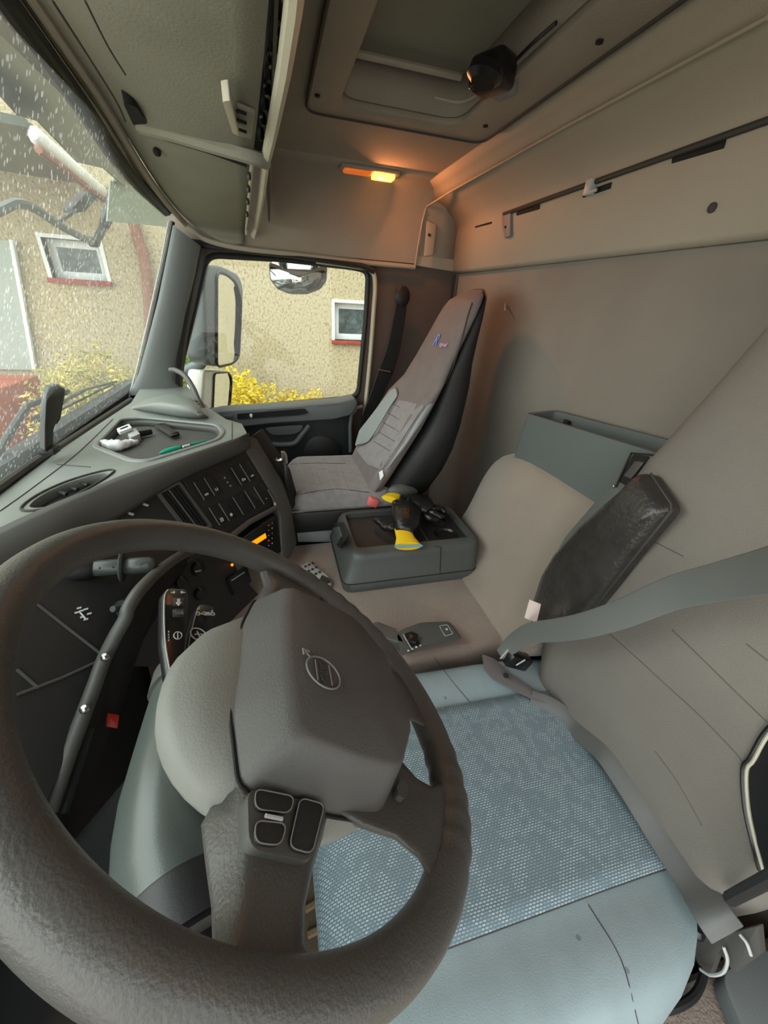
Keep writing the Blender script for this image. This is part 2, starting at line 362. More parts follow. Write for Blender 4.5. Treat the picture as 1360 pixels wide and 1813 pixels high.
# rear upper trim, profile swept across the cab
pr = [(-.600, .400), (-.628, .386), (-.640, .372), (-.652, .362), (-.70, .345), (-.752, .312), (-.772, .288), (-.776, .27), (-.785, .14), (-.795, .132), (-.812, .132)]
b = MB(); b.grid([[V(x, y, z) for y, z in pr] for x in np.linspace(-.30, 1.835, 10)]); o = st(b.build('trim_2', M['trim'], ang=60)); md = o.modifiers.new('thick', 'SOLIDIFY'); md.thickness = .012; md.offset = 0
# return of that trim on the passenger side, with its raised edge
b = MB(); b.tube([P(755, 366, X=1.785), P(748, 392, X=1.797), P(741, 430, X=1.808), P(735, 470, X=1.816)], .004); b.tube([P(755, 366, X=1.785), P(800, 338, Y=-.645), P(1000, 225, Y=-.645), P(1360, 30, Y=-.645)], .0032)
st(b.build('trim_3', M['trim']))
b = MB(); b.slab([P(736, 470, X=1.822), P(752, 366, X=1.822), V(1.822, -.80, .30), V(1.822, -.80, .132)], V(.02, 0, 0)); st(b.build('trim_4', M['trim'], bevel=.004))
b = MB(); b.box((1.82, -.79, -.08), (.012, .012, .40)); st(b.build('trim_5', M['dkmetal']))
# cream door-frame edge behind the side window
b = MB(); pts = cat([P(560, 462, X=1.83), P(620, 470, X=1.83), P(655, 478, X=1.83), P(664, 500, X=1.83), P(661, 560, X=1.83), P(654, 650, X=1.83), P(644, 745, X=1.83)], 6)
b.tube(pts, .012, 8, flat=.8); st(b.build('trim_6', M['lip']))
# windscreen
ws0, ws1 = V(0, .535, -.345), V(0, .285, .235)
def WS(x, t, off=0):
    n_ = V(0, -(ws1.z-ws0.z), (ws1.y-ws0.y)).normalized(); return V(x, 0, 0)+ws0.lerp(ws1, t)-n_*off
b = MB(); b.slab([WS(-.3, -.02), WS(1.80, -.02), WS(1.80, 1.05), WS(-.3, 1.05)], V(0, .006, .002)); st(b.build('window_1', M['wscreen']))
b = MB(); b.slab([p+V(.02, 0, 0) for p in rnd([q for q in pxpoly([(362, 447), (655, 476), (638, 707), (345, 733), (314, 700), (320, 640)], X=XR)], .03)], V(.005, 0, 0)); st(b.build('window_2', M['glass']))
b = MB(); b.tube(WIN, .011, 8, closed=True); st(b.build('trim_7', M['rubber']))
b = MB(); b.tube([P(352, 436, X=1.81), P(338, 500, X=1.81), P(322, 590, X=1.81), P(312, 665, X=1.80), P(318, 735, X=1.8)], .022, 8); st(b.build('trim_8', M['rubber']))
b = MB(); b.tube([P(330, 428, X=1.82), P(400, 439, X=1.82), P(520, 452, X=1.82), P(640, 470, X=1.82), P(663, 480, X=1.82)], .012, 8); st(b.build('trim_9', M['rubber']))
# windscreen pillar
b = MB(); rings = []
for l, r, y, yl in ((306, 356, 436, 398), (296, 345, 490, 450), (280, 328, 560, 530), (262, 315, 630, 600), (246, 310, 672, 660), (228, 330, 700, 700)):
    A, B_ = P(l, yl, X=1.75), P(r, y, X=1.79); m = (A+B_)/2; ax = (B_-A); nn = -m.normalized()
    rings.append([m+ax*.5*math.cos(a)+nn*(.022*math.sin(a)+.0) for a in [math.pi*2*k/16 for k in range(16)]])
b.loft(rings); st(b.build('trim_10', M['pillar'], ang=60))
for nm, off, mm_, rr in (('trim_11', 4, 'gloss', .007), ('trim_12', -3, 'silver', .003)):
    b = MB(); b.tube([P(302+off, 392, X=1.76), P(287+off, 470, X=1.76), P(267+off, 560, X=1.76), P(246+off, 650, X=1.76), P(231+off, 705, X=1.76)], rr, 8); st(b.build(nm, M[mm_]))
# windscreen lower seal and upper seals
b = MB(); pts = cat([V(-.28, .50, -.352), P(0, 862, Y=.515), P(120, 783, Y=.515), P(232, 708, Y=.51)], 8); b.tube(pts, .009, 8); st(b.build('trim_13', M['dkmetal']))
H = [P(-60, -180, Y=.27), P(0, -90, Y=.27), P(60, 0, Y=.27), P(120, 88, Y=.27), P(180, 178, Y=.27), P(250, 296, Y=.27), P(290, 352, Y=.27), P(322, 390, X=1.77)]
for nm, dx, dy, mm_, rr in (('trim_14', -10, 4, 'gloss', .008), ('trim_15', -22, 8, 'lip', .003), ('trim_16', -34, 12, 'gloss', .011), ('trim_17', -50, 18, 'dkmetal', .010)):
    b = MB(); k = 1.0
    b.tube(cat([P(a+dx*s_, b_+dy*s_, Y=.275+.0005*abs(dx)) for (a, b_), s_ in zip([(-60, -180), (60, 0), (180, 178), (250, 296), (305, 372)], (1.2, 1, .8, .6, .25))], 5), rr, 8); st(b.build(nm, M[mm_]))
b = MB(); b.tube(cat(H+[P(345, 412, X=1.79), P(372, 427, X=1.80), P(430, 440, X=1.81), P(520, 450, X=1.815), P(640, 464, X=1.82), P(735, 473, X=1.82)], 5), .009, 8); st(b.build('trim_18', M['trim']))

# ---- overhead shelf over the windscreen
sh = thing('overhead_shelf', 'beige fabric-faced storage shelf hanging above the windscreen', 'shelf', (1.1, .12, .2))
Hh = cat([P(a, c_, Y=.262) for a, c_ in ((-50, -180), (68, 0), (128, 88), (188, 178), (256, 292), (296, 350))]+[P(330, 388, X=1.76), P(372, 418, X=1.80)], 5)
Lp = cat([P(496, -180, Z=.245), P(476, 0, Z=.245), P(466, 110, Z=.245), P(455, 215, Z=.24), P(448, 275, Z=.235), P(441, 340, Z=.22), P(434, 400, X=1.76), P(430, 432, X=1.80)], 5)
b = MB(); rows = []
for i in range(9):
    t = i/8; rows.append([a.lerp(c_, t)+V(0, 0, -.010*math.sin(math.pi*t)) for a, c_ in zip(Hh, Lp)])
b.grid(rows); o = b.build('underside_panel', M['shelf'], sh, ang=60); md = o.modifiers.new('thick', 'SOLIDIFY'); md.thickness = .012; md.offset = 1
lip = [P(535, -150, Z=.245), P(521, 0, Z=.245), P(505, 110, Z=.245), P(485, 215, Z=.24), P(470, 285, Z=.235)]
b = MB(); b.tube(lip, .0095, 8, flat=1.5); b.build('rear_lip', M['lip'], sh)
b = MB(); b.tube([P(470, 290, Z=.232), P(464, 340, Z=.22), P(454, 400, X=1.77), P(448, 418, X=1.80)], .0085, 8, flat=1.4); b.build('rear_lip', M['lip'], sh)
b = MB(); b.tube([P(446, 290, Z=.228), P(442, 340, Z=.215), P(436, 405, X=1.77), P(436, 415, X=1.78)], .004, 8); b.build('slot_edge', M['lip'], sh)
b = MB(); b.tube(cat([P(246, 222, Z=.272), P(300, 236, Z=.258), P(370, 256, Z=.24), P(440, 276, Z=.226), P(474, 287, Z=.226)], 5), .010, 8, flat=1.2); b.build('divider', M['shelf'], sh)
b = MB(); b.tube(cat([P(262, 234, Z=.27), P(300, 248, Z=.256), P(370, 269, Z=.238), P(437, 293, Z=.224)], 5), .0035, 6); b.build('divider_shade', M['dark'], sh)  # dark tube drawn in for the shade along the divider
b = MB(); b.slab(rnd([P(a, c_, Z=.27) for a, c_ in ((218, 182), (240, 188), (268, 225), (262, 236), (236, 222))], .01), V(0, 0, .02)); b.build('finger_recess_shade', M['dark'], sh)  # flat dark slab carries the shade of an open finger recess
b = MB(); b.tube(cat([P(92, 0, Z=.285), P(150, 90, Z=.275), P(205, 178, Z=.268), P(222, 215, Z=.264)], 5), .0016, 6); b.build('panel_seam', M['seam'], sh)
b = MB(); b.tube(cat([P(150, 0, Z=.268), P(190, 80, Z=.262), P(222, 132, Z=.258)], 5), .0012, 6); b.build('panel_seam', M['seam'], sh)
b = MB(); b.tube(cat([P(238, 246, Y=.256), P(270, 300, Y=.256), P(305, 352, Y=.254), P(335, 380, X=1.7)], 5), .0018, 6); b.build('panel_seam', M['seam'], sh)
# shelf inside, coloured near black for its shade, behind the slot, with odds and ends
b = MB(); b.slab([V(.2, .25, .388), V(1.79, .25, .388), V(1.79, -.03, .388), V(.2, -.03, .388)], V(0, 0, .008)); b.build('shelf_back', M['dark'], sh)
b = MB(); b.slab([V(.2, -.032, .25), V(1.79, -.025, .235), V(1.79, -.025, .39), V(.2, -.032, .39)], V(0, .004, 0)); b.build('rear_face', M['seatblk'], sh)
lt = MB(); lt.slab(rnd([P(a, c_, Z=.222) for a, c_ in ((394, 180), (408, 178), (424, 242), (412, 236))], .004), V(0, 0, .02)); lt.build('latch', M['lip'], sh, bevel=.002)
lt = MB(); lt.slab([P(a, c_, Z=.236) for a, c_ in ((420, 190), (452, 202), (446, 248), (422, 240))], V(0, 0, .006)); lp_ = lt.build('latch_plate', M['shelf'], sh, bevel=.001)
for k in range(3):
    q = MB(); q.tube([P(419, 196+k*16, Z=.232), P(436, 202+k*16, Z=.232)], .0022, 6); q.build('tooth', M['dark'], lp_)
for a, c_, z in ((278, 269, .25), (334, 375, .225)):
    q = MB(); q.ball(P(a, c_, Z=z), .008, 10); q.build('screw', M['dark'], sh)
for k in range(9):
    q = MB(); t = k/9; q.ball(P(492-t*34, 20+t*245, Z=.262), .011, 8, (1, .6, 1)); tag(q.build('cable_tidy', M['gloss' if k % 2 else 'seatblk'], None), 'small dark bundle lying behind the slot of the overhead shelf', 'bundle', 'dark bundles inside the overhead shelf')
for k in range(4):
    q = MB(); t = k/4; q.ball(P(441-t*5, 312+t*90, Z=.215-.03*t), .010, 8, (1, .5, .8)); tag(q.build('crumpled_wrapper', M['dkmetal'], None), 'small dark wrapper in the short slot of the overhead shelf by the door', 'wrapper', 'wrappers in the short shelf slot')

# ---- roof hatch
ha = thing('roof_hatch', 'beige roof hatch with raised frame and pull-out blind', 'hatch', (.8, -.35, ZC-.01))
outer = rnd([V(hx0, hy1, ZC-.012), V(hx1, hy1, ZC-.012), V(hx1, hy0, ZC-.012), V(hx0, hy0, ZC-.012)], .04)
b = MB(); b.slab(outer, V(0, 0, .012), [[p-V(0, 0, .012) for p in hole]]); b.build('frame', M['liner'], ha, bevel=.004)
b = MB(); b.tube([p-V(0, 0, .0) for p in outer], .004, 6, closed=True); b.build('frame_edge', M['seam'], ha)
b = MB(); b.loft([hole, [p+V(0, 0, .075) for p in hole]], cap=False); o = b.build('shaft_wall', M['liner'], ha); md = o.modifiers.new('t', 'SOLIDIFY'); md.thickness = .006
b = MB(); b.slab([V(hx0+.02, hy1-.03, ZC+.07), V(hx1-.03, hy1-.03, ZC+.07), V(hx1-.03, hy0+.03, ZC+.07), V(hx0+.02, hy0+.03, ZC+.07)], V(0, 0, .02)); b.build('blind', M['shelf'], ha)
b = MB(); b.tube([V(hx1-.13, hy1-.09, ZC+.05), V(hx1-.13, hy0+.13, ZC+.05)], .007, 8); b.build('blind_bar', M['trim'], ha)
for a, c_ in ((562, 168), (860, 222), (1062, 72)):
    q = MB(); q.lathe(P(a, c_, Z=ZC-.013), (0, 0, -1), [(.0, 0), (.006, 0), (.006, .003), (0, .004)], 10); q.build('screw', M['dark'], ha)
b = MB(); c0 = P(872, 130, Z=ZC-.01)
b.box(c0, (.075, .06, .05), Matrix.Rotation(.5, 3, 'Z')); mh_ = b.build('motor_housing', M['gloss'], ha, bevel=.012, seg=3)
b = MB(); b.lathe(P(862, 120, Z=ZC-.03), (0, .2, -1), [(0, 0), (.03, 0), (.032, .012), (.022, .02), (0, .02)], 16); b.build('cap', M['gloss'], mh_)
b = MB(); b.box(P(893, 158, Z=ZC-.02), (.045, .03, .022), Matrix.Rotation(.4, 3, 'Z')); lab(b.build('connector', M['greymark'], ha, bevel=.003), 'grey connector block')
b = MB(); b.tube(cat([P(915, 105, Z=ZC-.02), P(945, 75, Z=ZC-.015), P(985, 40, Z=ZC-.01)], 5), .003, 6); b.build('cable', M['gloss'], ha)
b = MB(); b.tube(cat([P(770, 172, Z=ZC-.012), P(815, 180, Z=ZC-.014), P(850, 165, Z=ZC-.015)], 5), .003, 6); b.build('cable', M['trim'], ha)

# ---- ceiling lamps: the lit one and its twin over the driver
def lamp(c, label, en, aim):
    t = thing('ceiling_lamp', label, 'lamp', c)
    q = MB(); q.slab(rnd([c+V(x, y, 0) for x, y in ((-.034, -.105), (.034, -.105), (.034, .105), (-.034, .105))], .02), V(0, 0, -.009)); q.build('bezel', M['trim'], t, bevel=.003)
    q = MB(); q.slab(rnd([c+V(x, y, -.008) for x, y in ((-.022, -.005), (.022, -.005), (.022, .092), (-.022, .092))], .012), V(0, 0, -.008)); lab(q.build('lens', M['amberlens'], t, bevel=.003), 'dim amber half')
    q = MB(); q.slab(rnd([c+V(x, y, -.008) for x, y in ((-.024, -.085), (.024, -.085), (.024, -.01), (-.024, -.01))], .006), V(0, 0, -.014)); lab(q.build('lens', M['lamp'], t, bevel=.003), 'bright yellow lit half')
    l = bpy.data.lights.new('lamp_light', 'AREA'); l.shape = 'DISK'; l.size = .05; l.energy = en; l.color = (1, .34, .12)
    q = bpy.data.objects.new('lamp_light', l); COL.objects.link(q); q.location = c+V(0, -.03, -.035); q.rotation_euler = Vector(aim).to_track_quat('-Z', 'Y').to_euler()
lamp(P(655, 300, Z=ZC-.003), 'amber interior lamp glowing on the roof lining above the passenger door', 1.3, (-.6, -.6, -.5))
lamp(V(-.10, -.50, ZC-.003), 'amber interior lamp on the roof lining above the driver seat', .5, (.3, -.5, -.8))

# ---- rail, slots and fittings on the rear trim
ra = thing('bunk_rail', 'thin dark metal rail running along the rear upper trim', 'rail', P(1130, 300, Y=-.768))
b = MB(); b.tube([P(893, 379, Y=-.765), P(1360, 213, Y=-.765), P(1500, 164, Y=-.765)], .006, 8); b.build('bar', M['dkmetal'], ra)
b = MB(); b.slab([P(a, c_, Y=-.762) for a, c_ in ((888, 376), (904, 372), (902, 418), (893, 422), (889, 400))], V(0, -.01, 0)); b.build('end_bracket', M['greymark'], ra, bevel=.002)
b = MB(); b.lathe(P(895, 402, Y=-.761), (0, 1, 0), [(0, 0), (.004, 0), (.004, .002), (0, .003)], 10); b.build('screw', M['dark'], ra)
b = MB(); b.box(P(1045, 332, Y=-.76), (.02, .018, .03)); b.tube([P(1034, 343, Y=-.757), P(1056, 336, Y=-.757)], .004, 8); lab(b.build('clamp', M['silver'], ra, bevel=.003), 'pale clamp')
for q0, q1, h in (((843, 402), (873, 394), 5), ((918, 378), (958, 366), 6), ((1036, 345), (1085, 328), 7), ((1195, 283), (1288, 255), 9)):
    q = MB(); a, c_ = P(*q0, Y=-.774), P(*q1, Y=-.774); q.tube([a, c_], .0075 if h > 5 else .005, 8); tag(q.build('trim_slot', M['dark']), {5: 'shortest dark slot in the rear trim, left of the rail bracket', 6: 'dark slot in the rear trim just right of the rail bracket', 7: 'dark slot in the rear trim under the pale rail clamp', 9: 'longest dark slot in the rear trim at the right'}[h], 'slot')
q = MB(); q.lathe(P(1262, 368, Y=-.776), (0, 1, 0), [(0, 0), (.008, 0), (.008, .003), (0, .005)], 12); tag(q.build('trim_plug', M['seam']), 'small round brown plug on the rear trim below the rail', 'plug')
hi = thing('hinge_plate', 'beige hinge plate on the side trim in the rear corner', 'hinge', P(760, 425, X=1.815))
q = MB(); q.slab(rnd([P(a, c_, X=1.800) for a, c_ in ((755, 390), (772, 398), (766, 452), (750, 455))], .008), V(-.008, 0, 0)); q.build('plate', M['trim'], hi, bevel=.003)
q = MB(); q.ball(P(760, 416, X=1.791), .006, 8); q.build('screw', M['dark'], hi)
q = MB(); q.tube([P(895, 538, Y=-.805), P(894, 548, Y=-.78)], .003, 8); tag(q.build('coat_pin', M['lip']), 'tiny pale peg on the rear wall above the passenger seat', 'peg')

# ---- passenger door
do = thing('door_1', 'x', 'door', (1.8, 0, -1.2)); del do['label']; del do['category']; do['kind'] = 'structure'
dp = lambda pts, x: [P(a, c_, X=x) for a, c_ in pts]
b = MB(); b.slab([V(1.80, .50, -.40)]+dp([(380, 760), (470, 745), (560, 738), (628, 716), (622, 790)], 1.80)+[V(1.80, -.33, -1.2), V(1.80, .5, -1.2)], V(.05, 0, 0)); b.build('panel', M['doord'], do, bevel=.01)
b = MB(); b.slab(rnd(dp([(330, 742), (390, 728), (520, 719), (600, 712), (630, 705), (634, 716), (622, 735), (590, 743), (480, 750), (385, 762), (330, 770)], 1.74), .012), V(.10, 0, 0)); b.build('ledge', M['doorp'], do, bevel=.012, seg=3)
b = MB(); b.slab(rnd(dp([(420, 733), (540, 724), (546, 731), (532, 735), (420, 742)], 1.734), .004), V(.01, 0, 0)); b.build('ledge_slot', M['dark'], do)
b = MB(); b.slab(dp([(396, 736), (412, 735), (412, 740), (396, 741)], 1.736), V(.01, 0, 0)); b.build('ledge_cap', M['doorp'], do, bevel=.001)
b = MB(); b.tube(dp([(470, 725), (540, 720)], 1.735), .002, 6); b.tube(dp([(560, 718), (610, 713)], 1.735), .002, 6); b.build('defroster_slot', M['greymark'], do)
b = MB(); b.slab(rnd(dp([(468, 757), (538, 752), (533, 764), (520, 769), (485, 771), (475, 766)], 1.775), .02), V(.03, 0, 0)); b.build('pull_handle', M['doorp'], do, bevel=.006)
b = MB(); b.tube(cat(dp([(548, 752), (534, 770), (522, 784), (500, 787), (468, 785)], 1.785), 5), .012, 8); b.build('armrest_edge', M['doorp'], do)
sc_ = P(570, 801, X=1.795)
b = MB(); b.lathe(sc_, (-1, 0, 0), [(0, 0), (.085, 0), (.088, .008), (.078, .014), (0, .016)], 32); b.build('speaker_grille', M['black'], do, ang=50)
b = MB(); b.tube(dp([(621, 800), (620, 755), (622, 735), (632, 722), (642, 720)], 1.77), .009, 8); b.build('grab_bar', M['doorp'], do)
q = MB(); q.ball(P(445, 736, X=1.728), .007, 8, (1, 1, 1.3)); tag(q.build('lock_pin', M['white']), 'small white lock pin standing in the passenger door ledge', 'pin')

# ================================================================== OUTSIDE
XW = 5.5; ZG = -2.45
def wpx(pts, x=XW): return [P(a, c_, X=x) for a, c_ in pts]
lw = wpx([(71, 421), (178, 436), (190, 500), (88, 492)]); rw = [V(XW, -.80, -.035), V(XW, -1.35, -.035), V(XW, -1.35, -.47), V(XW, -.80, -.47)]
lwr = [V(XW, 2.19, .385), V(XW, 1.68, .385), V(XW, 1.68, .03), V(XW, 2.19, .03)]
ho = thing('house_wall', 'cream rough-cast house wall standing beside the truck', 'wall', (XW, 0, ZG))
b = MB(); b.slab([V(XW, -9, ZG), V(XW, 9, ZG), V(XW, 9, 5), V(XW, -9, 5)], V(.3, 0, 0), [rw, lwr]); b.build('facade', M['stucco'], ho)
def housewin(r, label):
    y1, y0, z1, z0 = r[0].y, r[1].y, r[0].z, r[2].z
    t = thing('house_window', label, 'window', (XW, (y0+y1)/2, z0))
    fr = [V(XW+.1, y1, z1), V(XW+.1, y0, z1), V(XW+.1, y0, z0), V(XW+.1, y1, z0)]; d = .07
    inn = [V(XW+.1, y1-d, z1-d), V(XW+.1, y0+d, z1-d), V(XW+.1, y0+d, z0+d), V(XW+.1, y1-d, z0+d)]
    q = MB(); q.slab(fr, V(.05, 0, 0), [inn]); q.build('frame', M['white'], t, bevel=.006)
    e = .035; fo = [V(XW-.012, y1+e, z1+e), V(XW-.012, y0-e, z1+e), V(XW-.012, y0-e, z0), V(XW-.012, y1+e, z0)]
    q = MB(); q.slab(fo, V(.10, 0, 0), [[V(XW-.012, p.y, p.z) for p in fr]]); q.build('reveal', M['white'], t)
    q = MB(); q.slab([p+V(.02, 0, 0) for p in inn], V(.01, 0, 0)); q.build('pane', M['pane'], t)
    q = MB(); q.box((XW+.01, (y0+y1)/2, z0-.025), (.13, y1-y0+.08, .045)); q.build('sill', M['brick'], t, bevel=.006)
housewin(lwr, 'small white-framed house window seen through the windscreen')
housewin(rw, 'small white-framed house window seen through the door window')
ga = thing('garage_door', 'pale grey door panel in the house wall at the far left', 'door', (XW-.05, 3.1, ZG))
b = MB(); b.slab([V(XW-.03, 2.62, -.9), V(XW-.03, 2.42, .33), V(XW-.03, 4.6, .33), V(XW-.03, 4.6, -.9)], V(.05, 0, 0)); b.build('leaf', M['garage'], ga)
b = MB(); b.box((XW-.035, 2.53, -.28), (.05, .035, 1.25), Matrix.Rotation(.16, 3, 'X')); b.build('frame', M['white'], ga, bevel=.006)
b = MB(); b.box((XW-.67, 3.55, -1.7), (1.2, 1.9, 1.5)); tag(b.build('brick_steps', M['bricks'], bevel=.02), 'red brick steps in front of the pale grey door', 'steps')
b = MB(); b.tube(cat([P(237, 396, X=XW-.08), P(246, 430, X=XW-.08), P(256, 460, X=XW-.08), P(262, 520, X=XW-.08), P(268, 640, X=XW-.08), P(270, 800, X=XW-.08)], 5), .055, 10); tag(b.build('downpipe', M['brown']), 'red-brown rain pipe on the house wall behind the windscreen pillar', 'pipe')
b = MB(); b.box((4, 0, ZG-.03), (16, 24, .06)); st(b.build('ground', M['ground']))
for k in range(14):
    q = MB(); q.ball(V(3.55+.25*(k % 2), .3+k*.3, ZG+.12), random.uniform(.10, .14), 9, (1, 1, .8)); tag(q.build('garden_stone', M['stone'], jit=.015), 'grey-brown stone lying on the ground between the truck and the bushes', 'stone', 'stones along the house wall')
aw = thing('canopy', 'white-edged canopy jutting from the house above the left window', 'canopy', (4.5, 1.5, .8))
A, B_ = P(60, 238, Z=.82), P(186, 343, Z=.82)
b = MB(); b.tube([A, A.lerp(B_, .02), B_], [.02, .045, .045], 10, flat=1.2); b.build('gutter', M['white'], aw)
b = MB(); b.tube([A-V(0, 0, .07), B_-V(0, 0, .07)], .025, 8); b.build('fascia', M['brown'], aw)
b = MB(); b.slab([A+V(0, .03, .03), B_+V(0, .03, .03), B_+V(0, 1.6, .10), A+V(0, 1.6, .10)], V(0, 0, .05)); b.build('roof_sheet', M['green'], aw)

def bush(name, c, rad, n, m, label, leaf=.026, squash=1.0):
    t = thing(name, label, 'bush', (c[0], c[1], ZG)); q = MB(); c = Vector(c)
    for _ in range(n):
        d = Vector((random.gauss(0, 1), random.gauss(0, 1), random.gauss(0, 1))).normalized(); r = random.uniform(.72, 1.05)
        bump = 1+.18*math.sin(d.x*7+c.y*3)*math.cos(d.y*6+d.z*5)
        p = c+Vector((d.x*rad[0], d.y*rad[1], d.z*rad[2]))*r*bump
        if p.z < ZG: continue
        a = Vector((random.gauss(0, 1), random.gauss(0, 1), random.gauss(0, 1))).normalized(); e = a.orthogonal().normalized(); s_ = leaf*random.uniform(.6, 1.3)
        q.face(q.vs([p-a*s_, p+e*s_*.4, p+a*s_, p-e*s_*.4]))
    bm = q.bm; o0 = ORG[t.name]; bmesh.ops.translate(bm, verts=bm.verts, vec=-o0); me = bpy.data.meshes.new('foliage'); bm.to_mesh(me); bm.free()
    o = bpy.data.objects.new('foliage', me); COL.objects.link(o); me.materials.append(m); o.parent = t; ORG[o.name] = o0.copy()
    q = MB()
    for k in range(7):
        a = k*.9; q.tube([V(c.x+.05*math.cos(a), c.y+.05*math.sin(a), ZG), V(c.x+rad[0]*.3*math.cos(a), c.y+rad[1]*.3*math.sin(a), (ZG+c.z)/2), V(c.x+rad[0]*.7*math.cos(a), c.y+rad[1]*.7*math.sin(a), c.z)], .015, 5)
    q.build('stem', M['stem'], t)
bush('yellow_bush', (4.7, .40, -1.75), (.55, .50, .92), 17000, M['leafy'], 'tall yellow bush under the big door mirror, by the house wall')
bush('yellow_bush', (4.8, -.30, -1.72), (.45, .52, .66), 14000, M['leafy'], 'lower yellow bush in the middle of the door window view')
bush('yellow_bush', (4.6, 1.75, -1.55), (.5, .62, .92), 13000, M['leafo'], 'dull yellow bush seen through the wet windscreen')
bush('green_bush', (4.4, .95, -1.35), (.4, .36, .95), 5000, M['leafg'], 'green bush between the windscreen pillar and the door mirror')

# ---- passenger side mirrors
mi = thing('side_mirror', 'large grey-framed main mirror outside the passenger window', 'mirror', P(390, 650, X=2.15))
nm_ = V(-.42, -.9, -.03).normalized()
mp = lambda pts, x=2.15: [PP(a, c_, (P(404, 560, X=2.16), nm_), (2.15-x)*.6) for a, c_ in pts]
b = MB(); b.slab(rnd(mp([(360, 468), (392, 470), (424, 486), (432, 510), (430, 560), (424, 630), (414, 646), (388, 650), (366, 642)]), .04), V(.04, .09, 0)); hsg = b.build('housing', M['mbody'], mi, bevel=.012, seg=3)
b = MB(); b.slab(rnd(mp([(384, 484), (400, 488), (416, 502), (424, 530), (424, 570), (421, 630), (412, 642), (385, 648)], 2.142), .03), V(.004, 0, 0)); b.build('glass', M['mglass'], hsg)
b = MB(); b.tube(rnd(mp([(384, 482), (402, 486), (418, 500), (427, 530), (426, 570), (423, 632), (412, 644), (384, 650)], 2.142), .03), .006, 6, closed=True); b.build('rim', M['gloss'], hsg)
b = MB(); b.tube(cat([P(a, c_, X=2.13) for a, c_ in ((366, 500), (366, 560), (366, 610), (358, 640), (335, 655), (322, 662))], 5), .026, 10); b.build('arm', M['mbody'], mi)
mp = lambda pts, x=2.15: [PP(a, c_, (P(392, 690, X=2.15), nm_), (2.15-x)*.6) for a, c_ in pts]
m2 = thing('wide_mirror', 'small white-backed wide-angle mirror below the main mirror', 'mirror', P(390, 722, X=2.13))
b = MB(); b.slab(rnd(mp([(362, 656), (405, 656), (411, 668), (408, 720), (402, 735), (356, 740)]), .02), V(.04, .08, 0)); hs2 = b.build('housing', M['paint'], m2, bevel=.015, seg=3)
b = MB(); b.slab(rnd(mp([(381, 662), (406, 660), (410, 672), (407, 715), (400, 728), (378, 732)], 2.14), .02), V(.004, 0, 0)); b.build('glass', M['mglass'], hs2)
b = MB(); b.tube(rnd(mp([(380, 661), (406, 659), (411, 672), (408, 716), (401, 729), (377, 733)], 2.14), .02), .004, 6, closed=True); b.build('rim', M['gloss'], hs2)
mp = lambda pts, x=2.15: [P(a, c_, X=x) for a, c_ in pts]
m3 = thing('kerb_mirror', 'rounded kerb mirror hanging over the top of the door window', 'mirror', P(528, 520, X=2.02))
kp = [(476, 466), (482, 462), (575, 466), (580, 472), (579, 497), (568, 512), (545, 521), (515, 521), (492, 512), (478, 494)]
b = MB(); b.slab(rnd(mp(kp, 2.02), .012), V(.07, 0, 0)); hs3 = b.build('housing', M['gloss'], m3, bevel=.01, seg=3)
b = MB(); cc = sum((p for p in mp(kp, 2.016)), V(0, 0, 0))/len(kp); ring = rnd(mp(kp, 2.016), .012)
b.loft([[cc+(p-cc)*s_+V(-.03*(1-s_*s_), 0, 0) for p in ring] for s_ in (.05, .3, .55, .8, .97)]); b.build('glass', M['mglass'], hs3, ang=60)
for a in (500, 560):
    b = MB(); b.tube([P(a, 463, X=2.04), P(a, 453, X=1.96)], .02, 8); b.build('bracket', M['mbody'], m3)
# front mirror on its bent arm, seen through the top of the windscreen
fm = thing('front_mirror', 'front mirror on bent tube arms beyond the windscreen', 'mirror', P(165, 420, Y=.62))
b = MB(); b.tube(cat([P(-60, 400, Y=.62), P(0, 372, Y=.62), P(30, 360, Y=.62), P(62, 370, Y=.62), P(110, 402, Y=.62), P(165, 430, Y=.62)], 5), .012, 8); b.build('arm', M['mbody'], fm)
b = MB(); b.tube(cat([P(212, 322, Y=.55), P(200, 352, Y=.58), P(186, 395, Y=.61), P(170, 428, Y=.62)], 5), [.02]*11+[.014]*5, 8); b.build('arm', M['rubber'], fm)
b = MB(); b.ball(P(165, 429, Y=.62), .022, 10, (1.2, 1, .8)); b.build('joint', M['rubber'], fm)
b = MB(); b.slab(rnd([P(a, c_, Y=.66) for a, c_ in ((155, 340), (176, 346), (150, 375), (130, 378), (128, 368))], .01), V(0, .03, 0)); b.build('mirror_head', M['rubber'], fm, bevel=.006)
b = MB(); b.tube([P(135, 372, Y=.66), P(100, 396, Y=.65)], .006, 8); b.build('stay', M['rubber'], fm)
# sun visor outside the windscreen
sv = thing('sun_visor', 'dark tinted sun visor outside along the top of the windscreen', 'visor', P(100, 150, Y=.5))
b = MB(); b.slab([P(a, c_, Y=.50) for a, c_ in ((-120, -160), (-120, -60), (0, 165), (35, 205), (70, 215), (140, 288), (185, 298), (222, 330), (255, 318), (300, 385), (250, 290), (60, 60))], V(0, .006, 0)); b.build('tinted_sheet', M['green'], sv)
b = MB(); b.slab([P(a, c_, Y=.52) for a, c_ in ((196, 320), (224, 324), (296, 384), (298, 402), (190, 392))], V(0, .004, 0)); lab(b.build('pale_sheet', mat('pale_tint', sr(120, 134, 118), .4), sv), 'pale green-grey sheet at the end of the visor')  # paler green-grey sheet at the lower corner of the tinted one
